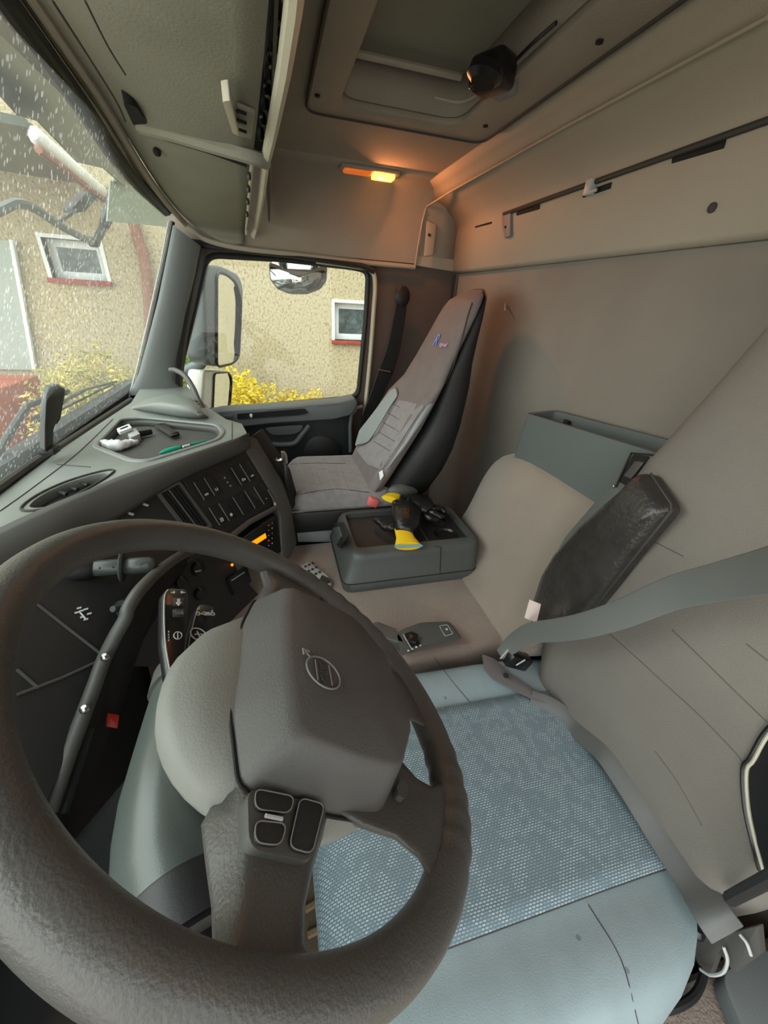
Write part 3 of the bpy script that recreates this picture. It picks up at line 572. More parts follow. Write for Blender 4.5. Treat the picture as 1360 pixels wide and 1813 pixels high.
# wiper
wi = thing('wiper', 'windscreen wiper lying across the lower windscreen', 'wiper', P(60, 740, Y=.57))
b = MB(); b.tube([P(205, 676, Y=.53), P(150, 690, Y=.545), P(60, 742, Y=.56)], .006, 8, flat=.6); b.tube([P(200, 680, Y=.525), P(62, 748, Y=.545)], .003, 6); b.build('blade', M['rubber'], wi)
b = MB(); b.tube([P(120, 693, Y=.56), P(48, 718, Y=.575), P(18, 765, Y=.59), P(-30, 850, Y=.60)], .008, 8); b.build('arm', M['dkmetal'], wi)
# ================================================================== STEERING WHEEL
C0 = V(.2794, .0205, -.339); _T, _Yw = .6597, .16174
WU = V(math.cos(_Yw), math.sin(_Yw), 0); WV = V(-math.sin(_Yw), math.cos(_Yw), 0)*math.cos(_T)+V(0, 0, 1)*math.sin(_T); WN = WU.cross(WV)
PLW = (C0, WN)
def WP(px, py, h=0): return PP(px, py, PLW, h)
ph = math.radians(12); U2 = WU*math.cos(ph)-WV*math.sin(ph); V2 = WU*math.sin(ph)+WV*math.cos(ph)
def WL(u, v, h=0): return C0+U2*u+V2*v+WN*h
def wpoly(pts, h=0): return [WP(a, c_, h) for a, c_ in pts]
sw = thing('steering_wheel', 'large worn dark grey four-spoke truck steering wheel in the foreground', 'steering wheel', tuple(C0))
Rr = .2245; NS = 200; b = MB(); pts = []; rad = []
for k in range(NS):
    a = 2*math.pi*k/NS; p = C0+WU*Rr*math.cos(a)+WV*Rr*math.sin(a); pts.append(p)
    d = math.degrees(a) % 360
    g = .0009*math.sin(k*1.6) if (285 < d < 340 or 215 < d < 255) else 0
    rad.append(.0178+g)
b.tube(pts, rad, 20, closed=True, flat=1.06, up=WN); b.build('rim', M['wheel'], sw, ang=80)
# airbag cover
O = [(-.119, .028), (-.06, .041), (.06, .041), (.119, .028), (.124, -.05), (.121, -.100), (.06, -.139), (-.06, -.139), (-.121, -.100), (-.124, -.05)]
def Oring(sx, sy, h, r=.012, cv=-.06, vm=9):
    q = rnd([V(a*sx, min(cv+(c_-cv)*sy, vm+.25*min(0, (.1-abs(a))*1)), 0) for a, c_ in O], r, 4); return [WL(p.x, p.y, h) for p in q]
b = MB(); b.loft([Oring(.97, .97, -.02), Oring(1, 1, -.004), Oring(.995, .995, .002), Oring(.905, .935, .034, vm=.019), Oring(.88, .922, .0405, vm=.013), Oring(.85, .90, .0425, vm=.007), Oring(.4, .45, .0462), Oring(.05, .05, .0475)]); b.build('airbag_cover', M['cover'], sw, ang=70)
b = MB(); b.tube(Oring(1.012, 1.012, -.004), .0016, 6, closed=True); b.build('cover_seam', M['dark'], sw)
# hub housing behind the cover
def sel(a, bb, cv, h, e=2.6, n=36, cu=0):
    out_ = []
    for k in range(n):
        t = 2*math.pi*k/n; c_, s_ = math.cos(t), math.sin(t)
        out_.append(WL(cu+a*abs(c_)**(2/e)*(1 if c_ > 0 else -1), cv+bb*abs(s_)**(2/e)*(1 if s_ > 0 else -1), h))
    return out_
b = MB(); b.loft([sel(.117, .092, -.050, .000, 2.6, 40, -.002), sel(.118, .104, -.040, -.010, 2.5, 40, -.006), sel(.117, .118, -.032, -.024, 2.3, 40, -.012), sel(.112, .120, -.028, -.042, 2.2, 40, -.014), sel(.100, .108, -.022, -.058, 2.2, 40, -.012), sel(.080, .083, -.015, -.072, 2.1, 40, -.008), sel(.058, .058, -.005, -.082, 2, 40, 0), sel(.05, .05, 0, -.10, 2, 40, 0)]); b.build('hub_housing', M['housing'], sw, ang=70)
# side spokes (hub end to rim)
def spoke(secs, label=None, cap_=True):
    q = MB(); rings = []
    for s_ in secs:
        c4 = [WP(*p) for p in s_]; rings.append(rnd(c4, .009, 4))
    q.loft(rings); o = q.build('spoke', M['wheel'], sw, ang=60); return o
spoke([[(365, 1430, -.04), (437, 1385, -.002), (590, 1410, -.002), (600, 1420, -.03)], [(345, 1462, -.036), (438, 1440, 0), (572, 1460, 0), (578, 1465, -.03)], [(352, 1530, -.034), (440, 1503, 0), (552, 1528, 0), (556, 1535, -.028)], [(363, 1610, -.028), (430, 1600, .001), (537, 1605, .001), (540, 1608, -.02)], [(366, 1665, -.02), (408, 1668, .003), (535, 1670, .003), (540, 1672, -.014)], [(350, 1705, -.012), (380, 1715, .006), (560, 1705, .006), (565, 1707, -.008)], [(320, 1745, -.006), (330, 1760, .006), (600, 1740, .006), (605, 1742, -.006)]])
spoke([[(385, 1180, -.035), (432, 1130, .0), (590, 1130, .0), (592, 1135, -.03)], [(420, 1120, -.026), (455, 1085, .0), (590, 1112, .0), (590, 1115, -.025)], [(448, 1070, -.02), (474, 1058, .002), (566, 1090, .002), (568, 1092, -.02)], [(462, 1040, -.014), (484, 1030, .004), (560, 1066, .004), (562, 1068, -.016)], [(455, 1015, -.01), (475, 1008, .005), (575, 1060, .005), (576, 1062, -.01)]])
# lower spokes
spoke([[(640, 1180, -.012), (640, 1180, .004), (690, 1290, .004), (690, 1290, -.016)], [(668, 1178, -.014), (668, 1178, .004), (706, 1278, .004), (706, 1278, -.016)], [(690, 1188, -.014), (690, 1188, .006), (730, 1276, .006), (730, 1276, -.014)], [(704, 1186, -.010), (704, 1186, .008), (768, 1294, .008), (768, 1294, -.010)]])
spoke([[(675, 1360, -.016), (675, 1360, .002), (600, 1440, .002), (600, 1440, -.016)], [(712, 1348, -.016), (712, 1348, .004), (640, 1462, .004), (640, 1470, -.016)], [(738, 1378, -.014), (738, 1378, .006), (700, 1484, .006), (700, 1488, -.016)], [(764, 1393, -.010), (764, 1393, .008), (742, 1518, .008), (740, 1522, -.012)], [(782, 1385, -.008), (782, 1385, .009), (764, 1560, .009), (762, 1564, -.011)], [(806, 1372, -.006), (806, 1372, .009), (800, 1610, .009), (798, 1614, -.008)]])
b = MB(); q = wpoly([(712, 1376), (722, 1388), (724, 1404), (716, 1414), (706, 1408), (702, 1392)], .0115); b.slab(rnd(q, .008), -WN*.006); b.build('spoke_plug', M['roll'], sw)
# control pods on the side spokes
pod = MB(); pod.slab(rnd(wpoly([(438, 1394), (582, 1424), (552, 1528), (441, 1503)], .005), .010), -WN*.02); pod.build('control_pod', M['roll'], sw, bevel=.003)
def key(pts, h, m='black', e=True, name='button'):
    q = MB(); pp_ = rnd(wpoly(pts, h), .006); q.slab(pp_, -WN*.006); o = q.build(name, M[m], sw, bevel=.0015)
    if e: q = MB(); q.tube(pp_, .0005, 5, closed=True); o2 = q.build('button_outline', M['greymark'], o)
key([(452, 1396), (522, 1410), (514, 1440), (452, 1432)], .008); key([(452, 1452), (508, 1458), (498, 1497), (452, 1492)], .008); key([(532, 1412), (575, 1424), (553, 1512), (512, 1500)], .008)
q = MB(); q.tube(wpoly([(470, 1444), (500, 1450)], .009), .0014, 6); q.build('button_ridge', M['silver'], sw)
pod = MB(); pod.slab(rnd(wpoly([(498, 1042), (524, 1042), (548, 1066), (556, 1096), (484, 1082)], .008), .006), -WN*.02); pod.build('control_pod', M['gloss'], sw, bevel=.002)
for pts_ in ([(500, 1043), (524, 1047), (530, 1056), (492, 1052)], [(492, 1060), (526, 1062), (532, 1074), (486, 1070)], [(530, 1052), (540, 1056), (556, 1094), (542, 1086)]):
    q = MB(); pp_ = rnd(wpoly(pts_, .011), .003); q.slab(pp_, -WN*.004); o = q.build('button', M['roll'], sw); q = MB(); q.tube(pp_, .0007, 5, closed=True); q.build('button_outline', M['silver'], o)
# embossed badge
bc = PP(573, 1190, PLW, .0475); b = MB(); ring = [bc+U2*.019*math.cos(a)+V2*.019*math.sin(a) for a in [2*math.pi*k/40 for k in range(40)]]
b.tube(ring, .0009, 6, closed=True); b.tube([bc+(U2+V2)*.0135, bc+(U2+V2)*.021], .0009, 6); b.tube([bc+(U2+V2)*.021-U2*.007, bc+(U2+V2)*.0215, bc+(U2+V2)*.021-V2*.007], .0009, 6)
b.build('embossed_badge', M['housing'], sw)
text('VOLVO', .0095, bc+WN*.0004, U2, V2, M['seam'], sw, 'embossed_name')
b = MB(); b.tube([bc-U2*.013-V2*.008, bc+U2*.013-V2*.008], .0007, 5); b.tube([bc-U2*.013+V2*.008, bc+U2*.013+V2*.008], .0007, 5); b.build('badge_bar', M['housing'], sw)

# ---- column with shroud and stalks
co = thing('steering_column', 'grey-green plastic steering column shroud with control stalks behind the wheel', 'steering column', tuple(C0-WN*.2))
b = MB(); b.lathe(C0-WN*.09, -WN, [(0, 0), (.05, 0), (.055, .05), (.06, .12), (.07, .3), (.07, .75), (0, .75)], 20); b.build('column_tube', M['gloss'], co)
def ringat(c_, r1, r2, ax, n=24, e=2.5):
    a1 = (WV-ax*WV.dot(ax)).normalized(); a2 = ax.cross(a1); out_ = []
    for k in range(n):
        t = 2*math.pi*k/n; x, y = math.cos(t), math.sin(t)
        out_.append(c_+a1*r1*abs(x)**(2/e)*(1 if x > 0 else -1)+a2*r2*abs(y)**(2/e)*(1 if y > 0 else -1))
    return out_
hs = -.105
secs = [((314, 1214), .022, .028), ((311, 1255), .026, .032), ((306, 1320), .031, .037), ((302, 1390), .036, .042), ((304, 1450), .039, .044), ((309, 1520), .040, .044), ((318, 1570), .038, .042)]
cs = [WP(*s_[0], hs) for s_ in secs]
rings = [ringat(cs[i], secs[i][1], secs[i][2], (cs[min(i+1, 6)]-cs[max(i-1, 0)]).normalized()) for i in range(7)]
b = MB(); b.loft(rings); b.build('shroud', M['column'], co, ang=70)
d_ = (cs[6]-cs[5]).normalized()
b = MB(); b.loft([ringat(cs[6]-d_*.002, .0375, .0415, d_), ringat(cs[6]+d_*.02, .036, .039, d_), ringat(cs[6]+d_*.03, .034, .036, d_)]); b.build('lower_collar', M['black'], co, ang=60)
b = MB(); b.lathe(cs[6]+d_*.028, d_, [(0, 0), (.035, 0), (.036, .006), (.028, .010), (.027, .018), (.018, .02), (.016, .034), (0, .036)], 28); b.build('lower_socket', M['gloss'], co)
d_ = (cs[0]-cs[1]).normalized()
b = MB(); b.loft([ringat(cs[0]-d_*.004, .0265, .0305, d_), ringat(cs[0]+d_*.022, .024, .026, d_), ringat(cs[0]+d_*.026, .02, .022, d_)]); b.build('stalk_collar', M['roll'], co, ang=60)
def stalk(poly, line, h):
    q = MB(); q.slab(rnd(wpoly(poly, h), .006), -WN*.014); s_ = q.build('stalk', M['gloss'], co, bevel=.003)
    q = MB(); q.tube(cat(wpoly(line, h+.0005), 4), .0008, 5); q.build('edge_strip', M['silver'], s_); return s_
h1, h2 = -.072, -.078
sA = stalk([(289, 1050), (297, 1040), (331, 1042), (335, 1056), (330, 1130), (324, 1200), (300, 1205), (289, 1130)], [(297, 1044), (291, 1060), (292, 1130), (301, 1190)], h1)
sB = stalk([(347, 1080), (354, 1069), (380, 1074), (378, 1096), (370, 1130), (354, 1200), (326, 1205), (334, 1130)], [(353, 1074), (346, 1090), (335, 1135), (330, 1185)], h2)
xs = (WP(312, 1040, h1)-WP(312, 1180, h1)); ys = (WP(290, 1100, h1)-WP(330, 1100, h1))
def mk(px, py, h, pts):   # small white mark on a stalk, pts in pixels around it
    q = MB(); q.slab([WP(px+a, py+c_, h+.001) for a, c_ in pts], -WN*.001); q.build('marking', M['mark'], sA if h > -.075 else sB)
mk(307, 1048, h1, [(-5, 1), (3, -2), (3, 2)]); mk(324, 1048, h1, [(5, 1), (-3, -2), (-3, 2)])
for a, c_, e_ in ((316, 1065, 1), (316, 1085, 0)):
    q = MB(); q.slab(rnd(wpoly([(a-10, c_-7), (a+10, c_-7), (a+9, c_+7), (a-9, c_+7)], h1+.001), .002), -WN*.002); q.build('button', M['roll'], sA, bevel=.0006)
text('268', .0085, WP(317, 1085, h1+.0025), -ys, xs, M['greymark'], sA)
mk(316, 1066, h1+.001, [(-1, -6), (3, -6), (3, 0), (6, 0), (1, 6), (-4, 0), (-1, 0)])
for k in range(4): mk(299, 1118+k*5, h1, [(-1, -1.2), (1, -1.2), (1, 1.2), (-1, 1.2)])
text('⊕', .016, WP(352, 1124, h2+.0015), -ys, xs, M['mark'], sB)
q = MB(); c_ = WP(315, 1125, h1+.001)
q.tube([c_+xs.normalized()*.006*math.cos(t)-ys.normalized()*.005*math.sin(t) for t in [k*math.pi/8 for k in range(16)]], .0006, 5, closed=True); q.tube([c_-xs.normalized()*.006, c_+xs.normalized()*.006], .0006, 5); q.build('marking', M['mark'], sA)
text('O◁IIIO', .009, WP(364, 1087, h2+.0015), -ys, xs, M['mark'], sB)
mk(352, 1077, h2, [(-2, -1), (2, -1), (2, 1), (-2, 1)]); mk(376, 1082, h2, [(-.6, -2), (.6, -2), (.6, 2), (-.6, 2)])

# ================================================================== DASHBOARD
da = thing('dashboard', 'grey and black truck dashboard running under the wet windscreen', 'dashboard', (.9, .35, -.5))
ZP = -.352
S_ = [(-70, 978), (0, 940), (92, 897), (150, 873), (223, 843), (320, 812), (411, 780)]
Sp = [P(a, c_, Z=ZP) for a, c_ in S_]; Send = P(438, 768, Z=ZP)
Fp = [P(0, 862, Z=ZP), P(120, 787, Z=ZP), P(232, 713, Z=ZP)]; Fp = [V(p.x, min(p.y, .525), ZP) for p in Fp]
out1 = [V(-.28, Sp[0].y-.0, ZP)]+cat(Sp, 4)+rnd([Sp[-1], Send, P(425, 748, Z=ZP)], .02)[6:-6]+[Send, P(428, 750, Z=ZP), P(400, 742, Z=ZP), P(370, 722, Z=ZP), V(1.79, .35, ZP), V(1.79, .52, ZP)]+Fp[::-1]+[V(-.28, .50, ZP)]
tr = [(166, 790), (212, 742), (250, 739), (384, 752), (396, 765), (386, 779), (262, 817), (232, 816)]
th_ = rnd([P(a, c_, Z=ZP) for a, c_ in tr], .025)
vt = cat([P(a, c_, Z=ZP) for a, c_ in ((52, 896), (75, 876), (120, 855), (170, 840), (192, 838), (175, 852), (125, 880), (80, 897))], 4, closed=True)
b = MB(); b.slab(out1, V(0, 0, -.02), [th_, vt]); b.build('top_pad', M['dash'], da, bevel=.003, bang=60)
b = MB(); b.tube(th_, .007, 8, closed=True, flat=.7); b.build('tray_rim', M['dash'], da)
tf = [p+V(0, 0, -.022) for p in th_]; cc = sum(tf, V(0, 0, 0))/len(tf); tf2 = [cc+(p-cc)*.93 for p in tf]
b = MB(); b.loft([th_, tf2], cap=False); o = b.build('tray_wall', M['roll'], da); md = o.modifiers.new('t', 'SOLIDIFY'); md.thickness = .002
b = MB(); b.slab(tf2, V(0, 0, -.003)); b.build('tray_mat', M['traymat'], da)
vc = sum(vt, V(0, 0, 0))/len(vt)
b = MB(); b.slab([vc+(p-vc)*1.05+V(0, 0, -.018) for p in vt], V(0, 0, -.01)); b.build('defroster_well', M['dark'], da)
b = MB(); b.tube([vc+(p-vc)*1.18+V(0, 0, .0015) for p in vt], .0022, 6, closed=True); b.build('defroster_rim', M['seam'], da)
for k in range(3):
    q = MB(); t = .3+.2*k; q.tube([P(75, 884, Z=ZP-.008).lerp(P(175, 843, Z=ZP-.008), t-.04), P(85, 890, Z=ZP-.008).lerp(P(180, 848, Z=ZP-.008), t+.02)], .004, 6); q.build('defroster_vane', M['gloss'], da)
for line in ([(160, 866), (232, 842), (410, 779)], [(411, 778), (411, 747)], [(0, 905), (60, 862), (140, 800), (200, 742)], [(100, 822), (160, 827)]):
    q = MB(); q.tube(cat([P(a, c_, Z=ZP+.0005) for a, c_ in line], 4), .0011, 5); q.build('pad_seam', M['seam'], da)
# hump at the passenger end
b = MB()
def hr(z, pts_, r=.03): return rnd([P(a, c_, Z=z) for a, c_ in pts_], r)
b.loft([hr(-.356, [(224, 724), (262, 706), (306, 700), (352, 712), (374, 742), (330, 742)]), hr(-.335, [(238, 720), (268, 704), (306, 697), (346, 708), (366, 736), (325, 736)]), hr(-.315, [(262, 714), (282, 703), (308, 696), (338, 704), (354, 724), (320, 724)]), hr(-.307, [(280, 711), (292, 704), (310, 699), (330, 705), (338, 716), (316, 718)])]); b.build('end_hump', M['dash'], da, ang=70)
for k in range(5):
    q = MB(); q.tube([P(340+k*3.5, 712+k*6, Z=-.325), P(350+k*3, 710+k*6, Z=-.33)], .0022, 5); q.build('hump_vent_slat', M['gloss'], da)
# rolled edge
PLD = plane3(P(438, 796, Z=-.397), P(220, 907, X=.80), P(525, 970, X=1.06))
PLF = plane3((.61, .43, -.39), (.527, .30, -.531), (.80, .222, -.523))
Q_ = [(-70, 1090), (0, 1040), (92, 985), (150, 945), (220, 907), (320, 846), (425, 800)]
Qp = [PP(a, c_, PLF, 0) for a, c_ in Q_[:4]]+[PP(a, c_, PLD, 0) for a, c_ in Q_[4:]]
Sc, Qc = cat(Sp, 5), cat(Qp, 5); Sc = [V(-.28, Sp[0].y, ZP)]+Sc+[Send]; Qc = [V(-.28, Qp[0].y, Qp[0].z)]+Qc+[PP(440, 790, PLD)]
rows = []
for t in np.linspace(0, 1, 8):
    rows.append([a.lerp(c_, t)+((-(a+c_)/2).normalized()*.013*math.sin(math.pi*t)) for a, c_ in zip(Sc, Qc)])
b = MB(); b.grid(rows); o = b.build('edge_roll', M['roll'], da, ang=80); md = o.modifiers.new('t', 'SOLIDIFY'); md.thickness = .008; md.offset = -1
# centre switch panel
def dpoly(pts_, h=0): return [PP(a, c_, PLD, h) for a, c_ in pts_]
b = MB(); b.slab(dpoly([(205, 915), (220, 905), (277, 869), (320, 845), (438, 795), (478, 868), (492, 896), (360, 985), (300, 1010), (240, 1000)]), -PLD[1]*.02); b.build('switch_panel', M['black'], da, bevel=.002)
b = MB(); b.slab(dpoly([(436, 796), (441, 772), (455, 775), (500, 850), (517, 898), (527, 962), (513, 992), (500, 990), (497, 915), (480, 868)], .006), -PLD[1]*.03); b.build('panel_side', M['roll'], da, bevel=.006)
b = MB(); b.slab(dpoly([(440, 776), (452, 768), (505, 845), (520, 900), (515, 905), (497, 850)], -.006), V(.09, -.02, -.01)); b.build('panel_end', M['dark'], da, bevel=.006)
b = MB(); b.tube(dpoly([(396, 960), (440, 925), (488, 899)], .004), .008, 8); b.tube(dpoly([(488, 900), (484, 884), (474, 866)], .004), .003, 8); b.build('panel_ridge', M['roll'], da)
q = MB(); q.ball(PP(487, 893, PLD, .006), .004, 8, (1, 1, 2)); lab(q.build('ridge_highlight', M['silver'], da), 'painted highlight on the ridge corner')  # silver ball stands in for a highlight on the ridge
b = MB(); b.tube(dpoly([(322, 847), (378, 940)], .001), .001, 5); b.build('panel_seam', M['seam'], da)
# louvre vent
b = MB(); fr = rnd(dpoly([(277, 872), (318, 850), (378, 932), (338, 950)], .006), .006); inn = rnd(dpoly([(286, 874), (317, 857), (370, 930), (339, 942)], .006), .004); b.slab(fr, -PLD[1]*.012, [inn]); vf = b.build('vent_frame', M['roll'], da, bevel=.0015)
for k in range(6):
    t = (k+.5)/6; a1, a2 = PP(286+t*31, 874-t*17, PLD, .003), PP(339+t*31, 942-t*12, PLD, .003)
    q = MB(); q.tube([a1, a2], .0026, 6); q.build('vent_slat', M['gloss' if k != 2 else 'roll'], vf)
b = MB(); b.slab(dpoly([(284, 876), (318, 855), (372, 932), (338, 946)], -.012+.0125), -PLD[1]*.002); b.build('vent_back', M['dark'], vf)
# rocker switches: x, y of the lower left corner, width direction follows the panel rows
def rocker(px, py, mark=None, w=17, lit=None):
    ex, ey = (w*.93, -w*.42), (19, 31)
    pts_ = [(px, py), (px+ex[0], py+ex[1]), (px+ex[0]+ey[0], py+ex[1]+ey[1]), (px+ey[0], py+ey[1])]
    q = MB(); q.slab(rnd(dpoly(pts_, .004), .002), -PLD[1]*.005); s_ = q.build('rocker_switch', M['gloss'], da, bevel=.001)
    q = MB(); q.tube(dpoly([pts_[0], pts_[3]], .0045), .0011, 5); q.build('ridge', M['greymark'], s_)
    if mark:
        xd = PP(px+ex[0], py+ex[1], PLD)-PP(px, py, PLD); yd = PP(px, py, PLD)-PP(px+ey[0], py+ey[1], PLD)
        text(mark, .011, PP(px+ex[0]*.5+ey[0]*.78, py+ex[1]*.5+ey[1]*.78, PLD, .0045), xd, yd, M['mark'], s_, 'symbol')
rocker(343, 854, 'oo'); rocker(361, 846, 'I-I'); rocker(409, 828, '⌂o'); rocker(424, 821, 'oo')
rocker(370, 899, '}}}'); rocker(387, 891, '●'); rocker(412, 880); rocker(433, 869); rocker(449, 862, '▪')
for k, (a, c_) in enumerate(((398, 846), (403, 854), (408, 860))):
    q = MB(); q.ball(PP(a, c_, PLD, .001), .003, 8); q.build('indicator', M['greymark'], da)
for a, c_ in ((232, 908), (258, 892)):
    q = MB(); q.tube(dpoly([(a-5, c_), (a+4, c_+3)], .003), .003, 6); q.build('panel_clip', M['silver'], da)
for a, c_ in ((248, 970), (296, 972), (232, 1022)):
    q = MB(); q.slab(rnd(dpoly([(a-12, c_+4), (a+10, c_-8), (a+20, c_+8), (a-2, c_+20)], .004), .003), -PLD[1]*.005); s_ = q.build('rocker_switch', M['gloss'], da, bevel=.001)
    q = MB(); q.tube(dpoly([(a-2, c_-2), (a+6, c_+14)], .005), .0012, 5); q.build('ridge', M['greymark'], s_)
# lower centre: heater controls and the slot unit
b = MB(); b.slab(dpoly([(240, 1000), (360, 985), (400, 960), (420, 1010), (455, 1050), (480, 1090), (400, 1160), (300, 1180), (200, 1180)], -.03), -PLD[1]*.02); b.build('lower_centre_panel', M['black'], da)
for a, c_, r_ in ((348, 1008, .017), (318, 1032, .015), (352, 1052, .015)):
    q = MB(); q.lathe(PP(a, c_, PLD, -.03), PLD[1], [(0, 0), (r_, 0), (r_*.95, .012), (r_*.5, .014), (0, .014)], 20); q.build('heater_knob', M['gloss'], da)
    q = MB(); q.tube([PP(a, c_, PLD, -.028)+(V(.8, .55, .1).normalized()*math.cos(t)+V(.1, -.2, 1).normalized()*math.sin(t))*(r_+.004) for t in np.linspace(-.3, 2.2, 12)], .0007, 5); q.build('knob_scale', M['greymark'], da)
q = MB(); q.tube([PP(346, 1012, PLD, -.015), PP(356, 1010, PLD, -.015)], .0012, 5); q.build('knob_pointer', M['mark'], da)
b = MB(); b.slab(rnd(dpoly([(404, 1024), (438, 1002), (446, 1030), (416, 1054)], -.018), .003), -PLD[1]*.012); b.build('slot_unit', M['gloss'], da, bevel=.001)
b = MB(); b.tube(dpoly([(410, 1028), (433, 1013)], -.017), .0013, 5); b.build('slot_mark', M['silver'], da)
b = MB(); b.ball(PP(411, 1000, PLD, -.018), .004, 8); lab(b.build('indicator', M['orange'], da), 'tiny orange glowing indicator')
# radio
rd = thing('radio', 'black dashboard radio with a glowing orange display', 'radio', tuple(PP(460, 950, PLD)))
b = MB(); b.slab(rnd(dpoly([(410, 968), (488, 912), (498, 976), (478, 985), (432, 975)], .002), .003), -PLD[1]*.02); b.build('face', M['gloss'], rd, bevel=.001)
b = MB(); b.slab(dpoly([(443, 961), (470, 944), (472, 952), (452, 965)], .0035), -PLD[1]*.001); b.build('display', M['orange'], rd)
for k in range(10):
    q = MB(); a, c_ = (476+(k % 2)*6, 930+(k//2)*9-(k % 2)*4); q.ball(PP(a, c_, PLD, .003), .0022, 8); q.build('radio_button', M['greymark' if k % 3 else 'pink'], rd)
# instrument fascia behind the wheel
def fpoly(pts_, h=0): return [PP(a, c_, PLF, h) for a, c_ in pts_]
b = MB(); b.slab(fpoly([(-70, 1088), (0, 1038), (92, 983), (150, 943), (220, 905), (300, 960), (332, 985), (240, 1050), (200, 1110), (183, 1170), (150, 1262), (100, 1380), (70, 1460), (-100, 1700)]), -PLF[1]*.02); b.build('driver_fascia', M['black'], da, bevel=.002)
for l_ in ([(64, 1068), (120, 1112), (182, 1160)], [(180, 1168), (110, 1200), (30, 1230)], [(30, 1185), (68, 1218)]):
    q = MB(); q.tube(fpoly(l_, .001), .0022, 6); q.build('crease_reflection', M['roll'], da)  # paler tubes draw the faint reflections along the fascia edges
rdg = [(338, 976, .222), (318, 985, .228), (285, 1008, .238), (250, 1042, .248), (228, 1075, .258), (222, 1095, .262), (205, 1125, .275), (185, 1165, .29), (168, 1212, .296), (150, 1260, .302), (118, 1345, .312), (85, 1440, .32)]
b = MB(); b.tube(cat([P(a, c_, Y=y) for a, c_, y in rdg], 5), .0105, 10); b.build('fascia_edge', M['roll'], da)
for a, c_, y in ((186, 1164, .282), (150, 1256, .294)):
    q = MB(); q.ball(P(a, c_, Y=y), .0065, 10); q.build('edge_bolt', M['metal'], da)
pts_ = [P(a, c_, Y=y) for a, c_, y in rdg]
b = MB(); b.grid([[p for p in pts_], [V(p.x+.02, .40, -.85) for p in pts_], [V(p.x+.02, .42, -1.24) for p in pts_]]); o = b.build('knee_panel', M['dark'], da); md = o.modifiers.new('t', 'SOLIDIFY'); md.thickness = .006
b = MB(); b.tube([P(160, 1290, Y=.31), P(112, 1440, Y=.325)], .006, 8); b.build('knee_panel_edge', M['black'], da)
b = MB(); b.slab(rnd([PP(a, c_, (P(199, 1275, Y=.31), (-P(199, 1275, Y=.31)).normalized())) for a, c_ in ((190, 1262), (211, 1266), (208, 1290), (187, 1286))], .002), P(199, 1275, Y=.31).normalized()*.012); lab(b.build('warning_button', M['red'], da, bevel=.002), 'square red button')
for a, c_ in ((232, 1128), (218, 1152), (196, 1190), (176, 1240)):
    q = MB(); q.ball(P(a, c_, Y=.33), .0028, 6); q.build('panel_screw', M['greymark'], da)
# markings on the fascia
for a, c_ in ((140, 1078), (144, 1083), (152, 1080), (158, 1088), (136, 1086), (146, 1094), (152, 1098)):
    q = MB(); q.slab(fpoly([(a-4, c_-2), (a+4, c_-4), (a+4, c_-1), (a-4, c_+1)], .001), PLF[1]*.0005); q.build('fascia_marking', M['mark'], da)
q = MB(); q.tube(fpoly([(140, 1082), (152, 1096)], .001), .0012, 5); q.build('fascia_marking', M['mark'], da)
# parking brake lever, as a thing clipped to the fascia
pb = thing('parking_brake_lever', 'grey ribbed parking brake lever sticking out above the wheel opening', 'lever', tuple(PP(150, 1005, PLF)))
ax0, ax1 = PP(140, 1008, PLF, .0), PP(270, 1000, PLF, .06); ax = (ax1-ax0); L = ax.length; axn = ax.normalized()
b = MB(); b.lathe(ax0, axn, [(0, -.01), (.026, -.01), (.022, .012), (.016, L*.2), (0, L*.2)], 18); b.build('boot', M['seatblk'], pb)
b = MB(); b.lathe(ax0, axn, [(0, L*.18), (.0145, L*.19), (.0145, L*.56), (0, L*.56)], 20); b.build('shaft', M['column'], pb, bevel=.0015)
b = MB(); b.lathe(ax0, axn, [(.010, L*.54), (.026, L*.55), (.029, L*.575), (.026, L*.60), (.010, L*.61)], 24); b.build('collar', M['column'], pb)
b = MB(); b.lathe(ax0, axn, [(.010, L*.57), (.0150, L*.60), (.0155, L*.8), (.015, L*.95), (.011, L*1.03), (0, L*1.05)], 20); b.build('grip', M['column'], pb, ang=60)
b = MB(); ec = ax0+axn*L*.9; nn = (-ec).normalized(); nn = (nn-axn*nn.dot(axn)).normalized(); e2 = axn.cross(nn)
b.tube([ec+nn*.0155+(axn*math.cos(t)+e2*math.sin(t))*.007 for t in [k*math.pi/8 for k in range(16)]], .0006, 5, closed=True); b.build('embossed_ring', M['roll'], pb)
for f_ in (.3, .48):
    q = MB(); q.ball(ax0+axn*L*f_+nn*.0145, .0016, 6); q.build('pin_hole', M['dark'], pb)
kn = thing('pull_knob', 'small grey pull knob on the fascia below the parking brake lever', 'knob', tuple(PP(215, 1078, PLF)))
k0 = PP(222, 1076, PLF, .004); k1 = PP(184, 1080, PLF, .03); kd = (k1-k0).normalized()
b = MB(); b.lathe(k0, kd, [(0, -.004), (.017, -.002), (.0185, .006), (.014, .012), (0, .012)], 20); b.build('base', M['gloss'], kn)
b = MB(); b.lathe(k0, kd, [(0, .008), (.0065, .010), (.0065, .030), (.005, .034), (0, .034)], 14); b.build('stem', M['column'], kn)
